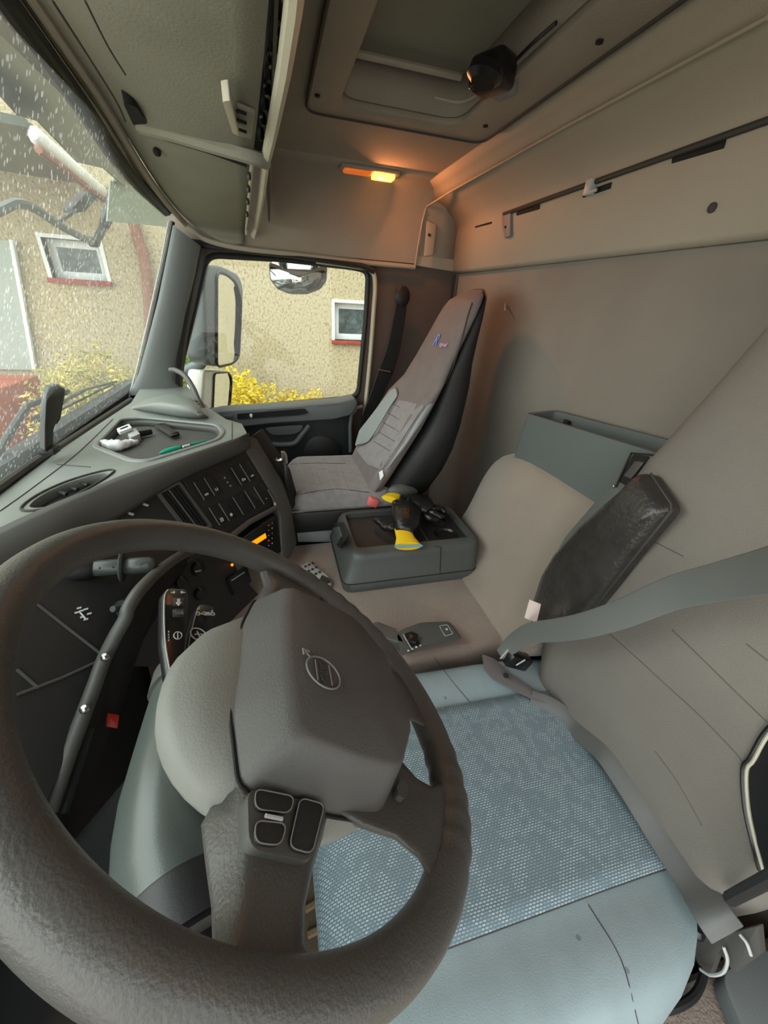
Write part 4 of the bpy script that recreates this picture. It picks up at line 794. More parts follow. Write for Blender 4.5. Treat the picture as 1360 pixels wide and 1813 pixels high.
# ---- things on and around the dashboard
ZT = ZP-.021
t = thing('usb_charger', 'white and grey charger with black plug at the back of the dash tray', 'charger', P(230, 770, Z=ZT))
q = MB(); a_, c_ = P(212, 772, Z=ZT+.02), P(243, 765, Z=ZT+.02); q.slab(rnd([P(a, c2, Z=ZT+.03) for a, c2 in ((206, 759), (228, 750), (234, 757), (211, 765))], .006), V(0, 0, -.008)); q.build('top_plate', M['white'], t, bevel=.002)
q = MB(); q.tube([P(213, 760, Z=ZT+.0305), P(226, 755, Z=ZT+.0305)], .0022, 6); q.build('socket', M['dark'], t)
q = MB(); q.slab(rnd([P(a, c2, Z=ZT+.02) for a, c2 in ((222, 762), (240, 758), (248, 768), (230, 775))], .005), V(0, 0, -.02)); q.build('body', M['silver'], t, bevel=.003)
q = MB(); q.tube([P(246, 768, Z=ZT+.011), P(268, 764, Z=ZT+.011)], [.0095, .008], 10); q.build('plug', M['gloss'], t)
q = MB(); q.tube(cat([P(184, 787, Z=ZT+.012), P(198, 789, Z=ZT+.012), P(214, 788, Z=ZT+.013), P(230, 784, Z=ZT+.01), P(245, 781, Z=ZT+.009)], 5), [.014, .013, .013, .011, .012, .015, .016, .015, .014, .015, .013, .011, .012, .010, .011, .009, .008, .007, .006, .005, .004], 10); tag(q.build('wall_plug', M['clear'], jit=.0022, ang=80), 'translucent white plastic wall plugs at the front of the dash tray', 'plug')
q = MB(); q.slab(rnd([P(a, c2, Z=ZT+.012) for a, c2 in ((270, 752), (292, 748), (316, 768), (302, 772))], .003), V(0, 0, -.002)); q.tube([P(302, 771, Z=ZT+.008), P(316, 768, Z=ZT+.008)], .007, 8); tag(q.build('belt_clip', M['gloss'], bevel=.0006), 'flat black metal clip in the middle of the dash tray', 'clip')
t = thing('pen', 'teal-green pen lying along the near edge of the dash tray', 'pen', P(320, 790, Z=ZT))
pa, pe = P(282, 803, Z=ZT+.008), P(365, 780, Z=ZT+.008); dd = (pe-pa)
q = MB(); q.tube([pa+dd*k for k in (0, .05, .15, .3, .42)], [.001, .0045, .007, .007, .0055], 10); q.build('barrel', M['teal'], t)
q = MB(); q.tube([pa+dd*.40, pa+dd*.64], .0048, 10); q.build('grip', M['gloss'], t)
q = MB(); q.tube([pa+dd*.45+V(-.004, -.004, .003), pa+dd*.6+V(-.004, -.004, .003)], .003, 8); q.build('clip', M['white'], t)
q = MB(); q.tube([pa+dd*.64, pa+dd*1.0], [.0045, .002], 10); q.build('cap', M['teal'], t)
t = thing('phone_holder', 'upright black plastic phone holder arm at the foot of the windscreen', 'holder', P(90, 795, Y=.485))
q = MB(); q.slab(rnd([P(a, c2, Y=.485) for a, c2 in ((80, 800), (80, 755), (83, 700), (88, 684), (103, 679), (112, 688), (110, 700), (104, 742), (96, 760), (95, 800))], .008), V(.012, .016, 0)); q.build('arm', M['black'], t, bevel=.005, seg=3)
q = MB(); q.slab(rnd([P(a, c2, Y=.488) for a, c2 in ((104, 684), (115, 688), (114, 703), (107, 742), (100, 752))], .004), V(.014, .014, 0)); q.build('jaw', M['black'], t, bevel=.004)
q = MB(); q.box(P(88, 797, Y=.49), (.035, .03, .014)); q.build('foot', M['black'], t, bevel=.004)
q = MB(); q.tube(cat([P(302, 655, X=1.62), P(312, 656, X=1.60), P(328, 666, X=1.56), P(342, 688, X=1.50), P(352, 710, X=1.46), P(372, 744, X=1.42)], 5), .0095, 10); tag(q.build('grab_handle', M['roll']), 'curved dark grab handle bar rising from the dash end to the pillar', 'handle')
t = thing('cup_hook', 'chrome-tipped black hook bracket on the passenger end of the dashboard', 'hook', P(505, 850, X=1.19))
q = MB(); q.slab(rnd([P(a, c2, X=1.17) for a, c2 in ((497, 808), (506, 804), (512, 850), (510, 880), (503, 878), (503, 840))], .006), V(.02, 0, 0)); q.build('bracket', M['gloss'], t, bevel=.003)
q = MB(); q.tube(cat([P(488, 812, X=1.165), P(492, 815, X=1.165), P(500, 812, X=1.165), P(500, 800, X=1.165), P(505, 806, X=1.165), P(507, 820, X=1.165)], 4), .005, 8); lab(q.build('tip', M['metal'], t), 'bright chrome tip')
# ================================================================== TUNNEL, BUNK, CONSOLE
from mathutils.bvhtree import BVHTree
def bvh(o):
    off = ORG[o.name] if o.parent is not None else o.location
    me = o.data; return BVHTree.FromPolygons([v.co+off for v in me.vertices], [list(p.vertices) for p in me.polygons])
def hit(bv, px, py, off=0.0, default=None):
    r = ray(px, py).normalized(); loc, nr, i, d = bv.ray_cast(V(0, 0, 0), r)
    if loc is None and default: return default(px, py), -r
    if loc is None:
        best = min(((bv.find_nearest(r*t), t) for t in np.linspace(.2, 2.2, 60)), key=lambda q: q[0][3]); return r*(best[1]-off), -r
    if nr.dot(r) > 0: nr = -nr
    return loc-r*off, nr
def seam(bv, pts_, r, m, parent, name='seam', off=.0, default=None, k=5):
    q = MB(); pp_ = [hit(bv, p.x, p.y, off, default)[0] for p in cat([V(a, c_, 0) for a, c_ in pts_], k)]; pp_ = [p for p in pp_ if p is not None]
    q.tube(pp_, r, 6); return q.build(name, m, parent)
def patch(bv, pts_, off, m, parent, name, thick=.003, rr=4):
    out_ = rnd([V(a, c_, 0) for a, c_ in pts_], rr, 3); cc_ = sum(out_, V(0, 0, 0))/len(out_)
    rings = []
    for s_ in (1, .75, .5, .25): rings.append([hit(bv, *(cc_+(p-cc_)*s_).xy, off*(1 if s_ < 1 else .5))[0] for p in out_])
    cen = hit(bv, cc_.x, cc_.y, off)[0]; rings.append([cen+(p-cen)*.02 for p in rings[-1]])
    q = MB(); q.loft(rings); return q.build(name, m, parent, ang=80)
ZU = -.76
tn = thing('engine_tunnel', 'brown-grey carpeted engine tunnel between the two seats', 'tunnel', (.88, -.1, ZF))
b = MB(); pr = [(.26, -1.24), (.26, -.82), (.22, -.775), (.16, ZU), (-.36, ZU), (-.60, ZU), (-.60, -1.24)]
b.loft([[V(x, y, z) for y, z in pr] for x in (.60, .62, 1.14, 1.162)]); b.build('carpet_cover', M['carpet'], tn, bevel=.02, seg=3)
b = MB(); b.slab([P(a, c_, X=1.17) for a, c_ in ((524, 934), (590, 934), (588, 960), (528, 960))], V(.02, 0, 0)); b.build('side_ledge', M['vinyl'], tn, bevel=.003)
bk = thing('bunk', 'low brown-grey cloth covered bunk bench bulging below the rear wall', 'bunk', (.5, -.65, -1.2))
b = MB(); pr = [(-.50, -.764), (-.555, -.752), (-.592, -.715), (-.618, -.65), (-.636, -.57), (-.650, -.48), (-.664, -.425), (-.684, -.39), (-.712, -.372), (-.79, -.37), (-.79, -.80), (-.6, -.80)]
rings = []
for x, s_ in ((.52, 1), (.6, 1), (.7, 1), (.85, 1), (.98, .985), (1.07, .94), (1.13, .86), (1.175, .74), (1.205, .60), (1.222, .42), (1.23, .2)):
    rings.append([V(x-.10*max(0, (z+.77))/.4*(1-s_+.35)*(1 if x > .9 else 0), -.79+(y+.79)*(s_ if s_ > .5 else .5+.3*s_), -.80+(z+.80)*s_) for y, z in pr])
b.loft(rings); b.build('cushion', M['bunk'], bk, ang=80, sub=1)
b = MB(); b.box((.82, -.70, -1.02), (.60, .17, .42)); b.build('bench_box', M['seatblk'], bk)

cb = thing('centre_console', 'dark grey plastic console box with sunken tray standing on the tunnel', 'console', (1.02, -.38, ZU))
zt, zb = -.636, ZU
def cp(pts_, z): return [P(a, c_, Z=z) for a, c_ in pts_]
top = [(600, 899), (684, 888), (782, 884), (860, 955), (636, 987)]
midp = [(583, 915), (680, 900), (800, 895), (865, 980), (622, 1030)]
bot = [(574, 946), (680, 930), (800, 920), (866, 1022), (614, 1050)]
b = MB(); n_ = 6
R0 = rnd(cp([(576, 950), (680, 935), (800, 925), (866, 1034), (616, 1052)], zb), .03, n_); 
def scl(R, f, z, c_=None):
    c_ = c_ or sum(R, V(0, 0, 0))/len(R); return [V(c_.x+(p.x-c_.x)*f, c_.y+(p.y-c_.y)*f, z) for p in R]
BX = [V(1.165, -.145, 0), V(1.165, -.585, 0), V(.872, -.585, 0), V(.872, -.145, 0)]
def bxr(dx, z, r=.035): 
    return rnd([V(1.165-dx, -.150-dx*2.2, z), V(1.165-dx, -.585+dx*.3, z), V(.868+dx, -.585+dx*.3, z), V(.868+dx, -.150-dx*2.2, z)], r, n_)
trayh = rnd([V(1.125, -.195, zt), V(1.125, -.565, zt), V(.918, -.565, zt), V(.918, -.195, zt)], .02, n_)
b.loft([bxr(.0, zb), bxr(-.001, zb+.03), bxr(.001, zb+.032), bxr(.010, zt-.02), bxr(.014, zt-.006), bxr(.020, zt), trayh, [p+V(0, 0, -.018) for p in trayh]], cap=False); b.face(b.vs([p+V(0, 0, -.018) for p in trayh])); b.build('body', M['console'], cb, ang=60)
b = MB(); b.slab([p+V(0, 0, -.0175) for p in scl(trayh, .985, zt)], V(0, 0, .001)); b.build('tray_mat', M['consmat'], cb)
b = MB(); b.tube([p+V(0, 0, .032) for p in bxr(-.0015, zb)], .0012, 5, closed=True); b.build('base_joint', M['dark'], cb)
b = MB(); b.tube([P(779, 1022, X=.868), P(781, 968, X=.879), V(.885, -.43, zt)], .0012, 5); b.build('side_joint', M['dark'], cb)
for a, c_ in ((1.06, -.50), (.965, -.50)):
    q = MB(); q.lathe(V(a, c_, zt-.0165), (0, 0, 1), [(0, 0), (.037, 0), (.039, .003), (.034, .006), (.03, -.0), (0, 0.0005)], 24); q.build('cup_holder', M['gloss'], cb)
b = MB(); b.tube([V(.93, -.43, zt-.016), V(1.11, -.43, zt-.016)], .002, 6); b.build('tray_divider', M['console'], cb)
lq = [V(1.04, -.168, zt-.004), V(.96, -.168, zt-.004), V(.965, -.160, zt-.05), V(1.035, -.160, zt-.05)]
b = MB(); b.slab(rnd([P(a, c_, Y=-.158) for a, c_ in ((594, 926), (609, 924), (620, 948), (602, 970))], .006), V(0, .006, 0)); lr_ = b.build('latch_recess', M['dark'], cb, bevel=.001)
b = MB(); b.slab(rnd([P(a, c_, Y=-.152) for a, c_ in ((592, 934), (602, 932), (607, 950), (598, 966))], .005), V(0, .006, 0)); b.build('button', M['console'], lr_, bevel=.002)

# work gloves on the console
def glove(name, label, cuff, palm, fingers, z):
    t = thing(name, label, 'glove', tuple(P(*palm[0][0], Z=z)))
    q = MB(); q.tube(cat([P(*p, Z=z_) for p, z_, r_ in palm], 4), [r for r in np.interp(np.linspace(0, 1, 4*(len(palm)-1)+1), np.linspace(0, 1, len(palm)), [r_ for p, z_, r_ in palm])], 12, flat=.6, up=(0, 0, 1)); q.build('palm', M['glove'], t, jit=.0012, ang=80)
    for f_ in fingers:
        q = MB(); pp_ = cat([P(*p, Z=z_) for p, z_ in f_], 5); n0 = len(pp_)
        q.tube(pp_, [(.0125-.003*k/n0)*(1+.12*math.sin(k*1.3)) if k < n0-1 else .005 for k in range(n0)], 9); q.build('finger', M['glove'], t, jit=.0008, ang=80)
    q = MB(); pp_ = [P(*p, Z=z_) for p, z_, r_ in cuff]; q.tube(cat(pp_, 4), [float(r) for r in np.interp(np.linspace(0, 1, 4*(len(cuff)-1)+1), np.linspace(0, 1, len(cuff)), [r_ for p, z_, r_ in cuff])], 14, flat=.35, up=(0, 0, 1)); q.build('cuff', M['yellow'], t, ang=80)
    return t, pp_
g1, pc = glove('work_glove', 'black coated work glove with yellow cuff hanging over the near edge of the console', [((713, 936), -.615, .026), ((718, 952), -.612, .028), ((723, 967), -.612, .040)],
    [((716, 942), -.612, .026), ((720, 925), -.60, .042), ((722, 908), -.595, .048), ((722, 896), -.595, .040)],
    [[((714, 926), -.612), ((696, 934), -.615), ((682, 934), -.622), ((672, 925), -.622), ((664, 919), -.622)], [((712, 905), -.60), ((702, 890), -.588), ((698, 902), -.60), ((700, 920), -.604)], [((722, 900), -.595), ((714, 884), -.58), ((711, 896), -.585), ((714, 914), -.592)], [((732, 902), -.595), ((727, 884), -.58), ((725, 898), -.58), ((728, 914), -.588)], [((738, 910), -.60), ((744, 892), -.585), ((740, 905), -.585)]], -.62)
q = MB(); a_, c_ = P(699, 968, Z=-.607), P(748, 966, Z=-.607); q.tube([a_, c_], .004, 6, flat=.7); lab(q.build('hem', mat('blue_hem', sr(90, 160, 210), .8), g1), 'light blue hem')
glove('work_glove', 'black coated work glove with yellow cuff lying at the far side of the console', [((712, 880), -.60, .02), ((702, 876), -.592, .026), ((690, 884), -.59, .032)],
    [((712, 884), -.60, .026), ((730, 888), -.59, .042), ((748, 894), -.59, .044), ((762, 903), -.60, .034)],
    [[((752, 898), -.605), ((768, 900), -.60), ((782, 902), -.608), ((788, 908), -.612)], [((752, 906), -.605), ((766, 908), -.598), ((778, 914), -.605), ((784, 916), -.612)], [((748, 910), -.607), ((758, 916), -.60), ((770, 920), -.608), ((774, 920), -.612)], [((740, 890), -.60), ((752, 882), -.596), ((764, 890), -.60)]], -.62)

# keypad remote on the tunnel
kp_ = thing('remote_keypad', 'small silver remote with black round keys lying on the tunnel carpet', 'remote', tuple(P(562, 1015, Z=ZU)))
b = MB(); zz = ZU+.022; b.slab(rnd(cp([(528, 1004), (546, 994), (580, 1018), (588, 1032), (572, 1040), (552, 1030)], zz), .01), V(0, 0, -.016)); b.build('case', M['silver'], kp_, bevel=.003)
for i in range(3):
    for j in range(3):
        q = MB(); a = P(541+i*6.5+j*6, 1003-i*3+j*8, Z=zz+.001); q.lathe(a, (0, 0, 1), [(0, 0), (.0045, 0), (.004, .002), (0, .002)], 10); q.build('key', M['gloss'], kp_)
b = MB(); b.slab(rnd(cp([(570, 1018), (582, 1024), (586, 1031), (574, 1036), (566, 1026)], zz+.001), .004), V(0, 0, .001)); b.build('lower_cover', M['gloss'], kp_)

# gear selector
gs = thing('gear_selector', 'grey plastic gear selector unit between the driver seat and the tunnel', 'gear selector', tuple(P(760, 1135, Z=-.74)))
gp = [(700, 1124), (716, 1112), (746, 1102), (796, 1100), (819, 1131), (760, 1142), (722, 1153), (712, 1162)]
zg = -.700
b = MB(); b.loft([rnd(cp(gp, zg-.05), .01, 4), rnd(cp(gp, zg-.004), .01, 4), scl(rnd(cp(gp, zg), .01, 4), .95, zg)]); b.build('body', M['console'], gs, ang=50)
b = MB(); b.slab(rnd(cp([(716, 1122), (731, 1118), (745, 1142), (727, 1146)], zg+.001), .004), V(0, 0, .001)); b.build('slot', M['dark'], gs)
b = MB(); b.box(P(731, 1131, Z=zg+.006), (.03, .022, .014), Matrix.Rotation(-.5, 3, 'Z')); b.build('selector_wheel', M['gloss'], gs, bevel=.004)
b = MB(); b.tube(cp([(714, 1123), (728, 1147)], zg+.006), .0012, 6); b.build('selector_line', M['silver'], gs)
for k in range(4):
    q = MB(); q.box(P(723+k*7, 1152-k*3.2, Z=zg+.001), (.004, .004, .001)); q.build('gate_mark', M['mark'], gs)
b = MB(); b.tube([p for p in rnd(cp([(778, 1108), (792, 1106), (802, 1122), (788, 1126)], zg+.001), .003)], .0007, 5, closed=True); b.build('button_outline', M['silver'], gs)
q = MB(); q.box(P(791, 1114, Z=zg+.001), (.005, .004, .001)); q.build('gate_mark', M['mark'], gs)
b = MB(); b.loft([rnd([P(a, c_, Z=z) for a, c_, z in s_], .006, 3) for s_ in ([(655, 1106, -.73), (670, 1100, -.70), (676, 1128, -.70), (664, 1138, -.73)], [(694, 1118, -.73), (700, 1112, -.70), (716, 1140, -.70), (706, 1152, -.73)])]); b.build('hinge_arm', M['roll'], gs, ang=50)
q = MB(); q.ball(P(627, 1137, Z=-.66), .011, 12); q.tube([P(627, 1137, Z=-.66), P(640, 1150, Z=-.76)], .004, 6); tag(q.build('chrome_knob', M['metal']), 'small chrome ball knob peeping out beside the upper wheel rim', 'knob')

# storage bin on the rear wall
sb = thing('storage_bin', 'grey open-topped storage bin fixed to the rear wall above the bunk', 'bin', (.77, -.75, -.42))
o3 = [V(.50, -.705, -.2), V(.955, -.705, -.27), V(.955, -.793, -.27), V(.50, -.793, -.2)]
A1, A2 = P(931, 731, Y=-.70), P(1172, 801, Y=-.70)
o3 = [V(A2.x-.05, -.70, A2.z), V(A1.x, -.70, A1.z), V(A1.x-.01, -.795, A1.z+.01), V(A2.x-.05, -.795, A2.z+.01)]
o3r = rnd(o3, .016, 4); c_ = sum(o3r, V(0, 0, 0))/len(o3r)
inn3 = rnd([V(p.x+(.014 if p.x < .7 else -.014), p.y+(-.012 if p.y > -.75 else .010), p.z) for p in o3], .012, 4)
dn = V(.02, 0, -.17)
b = MB(); b.loft([[p+dn for p in o3r], o3r, inn3, [p+dn*.85 for p in inn3]], cap=False); b.face(b.vs([p+dn*.85 for p in inn3])); b.face(b.vs([p+dn for p in o3r])); b.build('body', M['box'], sb, ang=40)
q = MB(); q.box(P(1003, 750, Y=-.775), (.02, .01, .02)); q.build('screw_boss', M['dark'], sb, bevel=.002)

# ================================================================== DRIVER SEAT
ds = thing('driver_seat', 'driver seat with blue woven cushion and tall grey-brown cloth backrest', 'seat', (.3, -.35, ZF))
# dark drip stains on the bolsters
n, bs = nodes(M['blue']); lk = [l for l in n.links if l.to_socket == bs.inputs['Base Color']][0].from_socket
tcx = n.nodes.new('ShaderNodeTexCoord'); vv = n.nodes.new('ShaderNodeTexVoronoi'); vv.inputs['Scale'].default_value = 26; n.links.new(tcx.outputs['Object'], vv.inputs['Vector'])
l1 = n.nodes.new('ShaderNodeMath'); l1.operation = 'LESS_THAN'; l1.inputs[1].default_value = .13; n.links.new(vv.outputs['Distance'], l1.inputs[0])
sc2 = n.nodes.new('ShaderNodeSeparateColor'); n.links.new(vv.outputs['Color'], sc2.inputs[0]); l2 = n.nodes.new('ShaderNodeMath'); l2.operation = 'GREATER_THAN'; l2.inputs[1].default_value = .55; n.links.new(sc2.outputs[0], l2.inputs[0])
l3 = n.nodes.new('ShaderNodeMath'); l3.operation = 'MULTIPLY'; n.links.new(l1.outputs[0], l3.inputs[0]); n.links.new(l2.outputs[0], l3.inputs[1])
l4 = n.nodes.new('ShaderNodeMath'); l4.operation = 'MULTIPLY'; l4.inputs[1].default_value = .55; n.links.new(l3.outputs[0], l4.inputs[0])
mx = n.nodes.new('ShaderNodeMix'); mx.data_type = 'RGBA'; n.links.new(l4.outputs[0], mx.inputs['Factor']); n.links.new(lk, mx.inputs['A']); mx.inputs['B'].default_value = sr(70, 88, 96); n.links.new(mx.outputs['Result'], bs.inputs['Base Color'])
path = [(-.60, -.785), (-.52, -.772), (-.42, -.762), (-.32, -.757), (-.22, -.752), (-.14, -.748), (-.09, -.749), (-.055, -.757), (-.028, -.775), (-.012, -.80), (-.006, -.84), (-.012, -.89), (-.02, -.90)]
path = [(p.x, p.y) for p in cat([V(a, c_, 0) for a, c_ in path], 3)]
def cush(x, y, z, lift=0.0):
    e = (x-.292)/.29; s_ = abs(e)
    bol = .012*math.exp(-((s_-.78)/.16)**2)
    drop = .07*max(0, (s_-.86)/.14)**2.2
    return V(x, y, z+bol-drop+lift)
xs_ = np.concatenate([np.linspace(.002, .12, 10), np.linspace(.16, .43, 8), np.linspace(.47, .582, 10)])
b = MB(); rows = []
for y, z in path:
    t = max(0, (-y-.36)/.16); fr = max(0, (y+.09)/.09)
    row = [cush(.292+(x-.292)*(1-.20*min(t, 1.25)**2*(1 if x < .292 else .4)-.10*fr), y, z) for x in xs_]
    row = [V(row[0].x, y, row[0].z-.10)]+row+[V(row[-1].x, y, row[-1].z-.10)]; rows.append(row)
b.grid(rows); cu = b.build('cushion', M['blue'], ds, ang=80)
BC = bvh(cu)
b = MB(); rows = []
for y, z in path:
    if y < -.585: continue
    rows.append([cush(x, y, z, .0028)+V(0, .0028 if z < -.77 and y > -.1 else 0, 0) for x in np.linspace(.132, .458, 16)])
b.grid(rows); o = b.build('cushion_centre', M['weave'], ds, ang=80); md = o.modifiers.new('t', 'SOLIDIFY'); md.thickness = .003
for x in (.132, .458):
    q = MB(); q.tube([cush(x, y, z, .002) for y, z in path if y > -.58], .0014, 6); q.build('cushion_seam', M['seam'], ds)
BC2 = bvh(o)
seam(BC, [(770, 1165), (800, 1205), (838, 1250)], .0009, M['seam'], ds, 'cushion_seam'); seam(BC, [(1042, 1602), (1100, 1700), (1130, 1812)], .0009, M['seam'], ds, 'cushion_seam')
seam(BC2, [(850, 1570), (880, 1640)], .0008, M['seam'], ds, 'cushion_seam')
b = MB(); b.box((.30, -.32, -.93), (.46, .5, .16)); b.build('base_cover', M['seatblk'], ds, bevel=.02)
b = MB(); b.box((.30, -.32, -1.11), (.36, .4, .26)); b.build('pedestal', M['black'], ds, bevel=.02)
for a, c_, z in ((600, 1536, -.88), (618, 1620, -.88)):
    q = MB(); q.box(P(a, c_, Z=z), (.012, .008, .008)); q.build('trim_clip', M['silver'], ds, bevel=.001)
# backrest
sec = [(-.80, -.565, .225, .05), (-.72, -.560, .240, .06), (-.62, -.560, .249, .065), (-.50, -.568, .249, .065), (-.36, -.588, .240, .06), (-.22, -.615, .220, .055), (-.10, -.648, .192, .05), (0, -.672, .168, .045), (.10, -.690, .148, .04), (.16, -.70, .11, .03)]
rings = []
for z, yf, w_, th2 in sec:
    rg = []
    for k in range(44):
        t = 2*math.pi*k/44; x, y = math.cos(t), math.sin(t); ex = 2/3.4
        X_ = w_*abs(x)**ex*(1 if x > 0 else -1); Y_ = th2*abs(y)**ex*(1 if y > 0 else -1)
        if y > 0 and z < -.25: Y_ += .016*math.exp(-((abs(X_)/w_-.86)/.16)**2)*min(1, (-.25-z)/.2)
        rg.append(V(.292+X_, yf-th2+Y_, z+(.01 if y < 0 else 0)))
    rings.append(rg)
b = MB(); b.loft(rings); br_ = b.build('backrest', M['dback'], ds, ang=80); BB = bvh(br_)
for l_ in ([(1068, 1112), (1120, 1158), (1180, 1213), (1240, 1268), (1300, 1330), (1320, 1356)], [(1190, 1115), (1245, 1168), (1300, 1222), (1358, 1278)], [(1322, 1140), (1360, 1170)], [(1160, 960), (1210, 985)], [(1160, 1330), (1200, 1385), (1243, 1462)]):
    seam(BB, l_, .0010, M['seam2'], ds, 'backrest_seam')
dfb = lambda px, py: P(px, py, Y=-.50)
sp_ = [(1400, 1262), (1360, 1302), (1335, 1346), (1322, 1366), (1325, 1430), (1338, 1492), (1352, 1545)]
b = MB(); b.slab([hit(BB, a, c_, .004, dfb)[0] for a, c_ in sp_+[(1500, 1600), (1600, 1300), (1450, 1240)]], V(0, -.03, 0)); lab(b.build('side_bolster', M['seatblk'], ds, ang=60), 'black side bolster')
q = MB(); q.tube([hit(BB, p.x, p.y, .006, dfb)[0] for p in cat([V(a, c_, 0) for a, c_ in sp_], 4)], .0022, 6); q.build('piping', M['piping'], ds)
q = MB(); q.tube([hit(BB, p.x-6, p.y-4, .004, dfb)[0] for p in cat([V(a, c_, 0) for a, c_ in sp_], 4)], .003, 6); q.build('piping', M['gloss'], ds)
q = MB(); q.tube([P(1292, 1592, Y=-.545), P(1330, 1572, Y=-.53), P(1420, 1525, Y=-.51)], .008, 8); q.build('recliner_cover', M['black'], ds)
# armrest folded up
ar = thing('armrest', 'black leather armrest folded up at the far side of the driver backrest', 'armrest', tuple(P(1000, 1060, Y=-.53)))
PA = plane3(P(958, 1100, X=.535), P(1188, 900, Y=-.565), P(1140, 838, Y=-.585))
ap = [(1120, 862), (1142, 838), (1152, 840), (1187, 892), (1189, 904), (1120, 988), (1056, 1074), (1020, 1125), (946, 1128), (948, 1080), (966, 1025), (990, 985), (1040, 930)]
base = rnd([PP(a, c_, PA, -.012) for a, c_ in ap], .006, 3); cc_ = sum(base, V(0, 0, 0))/len(base); nA = PA[1]
b = MB(); b.loft([[p-nA*.016 for p in base], base, [cc_+(p-cc_)*.985+nA*.010 for p in base], [cc_+(p-cc_)*.92+nA*.019 for p in base], [cc_+(p-cc_)*.75+nA*.026 for p in base], [cc_+(p-cc_)*.4+nA*.030 for p in base], [cc_+(p-cc_)*.05+nA*.031 for p in base]]); b.build('pad', M['leather'], ar, ang=70)
q = MB(); q.tube([PP(a, c_, PA, .006) for a, c_ in ((1152, 838), (1189, 893), (1190, 904), (1120, 990), (1054, 1074))], .0018, 6); lab(q.build('piping', M['dkmetal'], ar), 'stitched leather edge')
b = MB(); bp = [(1116, 800), (1160, 802), (1166, 812), (1120, 868), (1045, 950), (985, 1040), (966, 1042), (962, 1020), (1000, 950), (1060, 880)]
PB_ = plane3(P(965, 1030, X=.575), P(1166, 806, Y=-.655), P(1116, 800, Y=-.67))
b.slab(rnd([PP(a, c_, PB_, .0) for a, c_ in bp], .01, 3), -PB_[1]*.02); b.build('bracket', M['box'], ar, bevel=.003)
b = MB(); b.slab(rnd([PP(a, c_, PB_, .002) for a, c_ in ((1122, 804), (1150, 808), (1112, 862), (1094, 852))], .004), -PB_[1]*.003); b.build('slot', M['dark'], ar)
b = MB(); b.slab(rnd([PP(a, c_, PB_, .006) for a, c_ in ((1124, 816), (1140, 818), (1116, 848), (1104, 842))], .003), -PB_[1]*.003); b.build('adjuster', M['roll'], ar, bevel=.001)
b = MB(); b.tube([PP(a, c_, PB_, .004) for a, c_ in ((1090, 862), (1118, 802), (1164, 806))], .002, 6); b.build('slot_frame', M['gloss'], ar)
for a, c_ in ((1087, 861), (1105, 868)):
    q = MB(); q.ball(PP(a, c_, PB_, .003), .003, 8); q.build('rivet', M['metal'], ar)
q = MB(); q.slab([P(a, c_, X=.52) for a, c_ in ((938, 1062), (958, 1070), (950, 1103), (929, 1094))], V(.001, 0, 0)); t = q.build('care_tag', M['tag']); tag(t, 'small cream care tag hanging at the foot of the folded armrest', 'tag')
# belts
sbt = thing('shoulder_belt', 'grey seat belt strap crossing the driver backrest to the right edge', 'belt', tuple(P(1000, 1110, Y=-.52)))
cl = [((886, 1160), P(886, 1160, X=.53)), ((905, 1142), P(905, 1142, X=.525)), ((935, 1122), None), ((980, 1116), None), ((1030, 1108), None), ((1100, 1087), None), ((1190, 1050), None), ((1280, 1028), None), ((1360, 1009), None), ((1450, 985), None)]
pts_ = []; nn_ = []
for i, ((a, c_), p) in enumerate(cl):
    if p is None: p = P(a, c_, Y=[0, 0, -.49, -.495, -.50, -.51, -.515, -.50, -.475, -.44][i])
    pts_.append(p); nn_.append((-p).normalized()*.5+V(0, .8, .3))
sm = cat(pts_, 5); b = MB(); wv_ = [float(x) for x in np.interp(np.linspace(0, 1, len(sm)), [0, .12, .3, 1], [.03, .042, .044, .050])]
b.strap(sm, [V(-.1, .85, .45)]*len(sm), wv_, .0012); b.build('webbing', M['belt'], sbt, ang=80)
for a, c_ in ((1092, 1076), (1076, 1089)):
    q = MB(); q.tube([hit(BB, a-4, c_, .017, dfb)[0], hit(BB, a+4, c_-1, .017, dfb)[0]], .0012, 5); q.build('stitch', M['dark'], sbt)
bu = thing('belt_buckle', 'black belt buckle in the gap between cushion and backrest', 'buckle', tuple(P(915, 1168, X=.52)))
b = MB(); b.box(P(915, 1168, X=.515), (.03, .07, .035), Matrix.Rotation(.5, 3, 'X')); b.build('body', M['gloss'], bu, bevel=.005)
b = MB(); b.tube([P(886, 1166, X=.515), P(900, 1150, X=.512)], .0015, 6); b.tube([P(914, 1178, X=.49), P(930, 1168, X=.49)], .0015, 6); b.build('edge', M['silver'], bu)
lb = thing('lap_belt', 'dark grey lap belt lying across the rear of the blue cushion', 'belt', tuple(P(1080, 1340, Z=-.76)))
cl = [(940, 1236), (972, 1250), (1007, 1276), (1045, 1306), (1078, 1336), (1125, 1404), (1172, 1478), (1222, 1552), (1262, 1618), (1288, 1655)]
pts_ = []
for i, (a, c_) in enumerate(cl):
    none = lambda x, y: None
    cand = [h for h in (hit(BC2, a, c_, .014, none)[0], hit(BC, a, c_, .014, none)[0], hit(BB, a, c_, .010, none)[0]) if h is not None]; p = min(cand, key=lambda v: v.length) if cand else P(a, c_, X=.055)
    if i == 8: p = P(a, c_, Y=-.535)
    if i == 9: p = P(a, c_, Y=-.54)
    pts_.append(p)
sm = cat(pts_, 5); b = MB(); b.strap(sm, [(-p).normalized() for p in sm], [float(x) for x in np.interp(np.linspace(0, 1, len(sm)), [0, .2, .5, 1], [.034, .046, .048, .050])], .0013); b.build('webbing', M['belt2'], lb, ang=80)
bt_ = [(853, 1160), (858, 1185), (872, 1203), (908, 1222), (945, 1240), (985, 1252), (1000, 1256), (965, 1236), (930, 1212), (898, 1190), (875, 1168)]
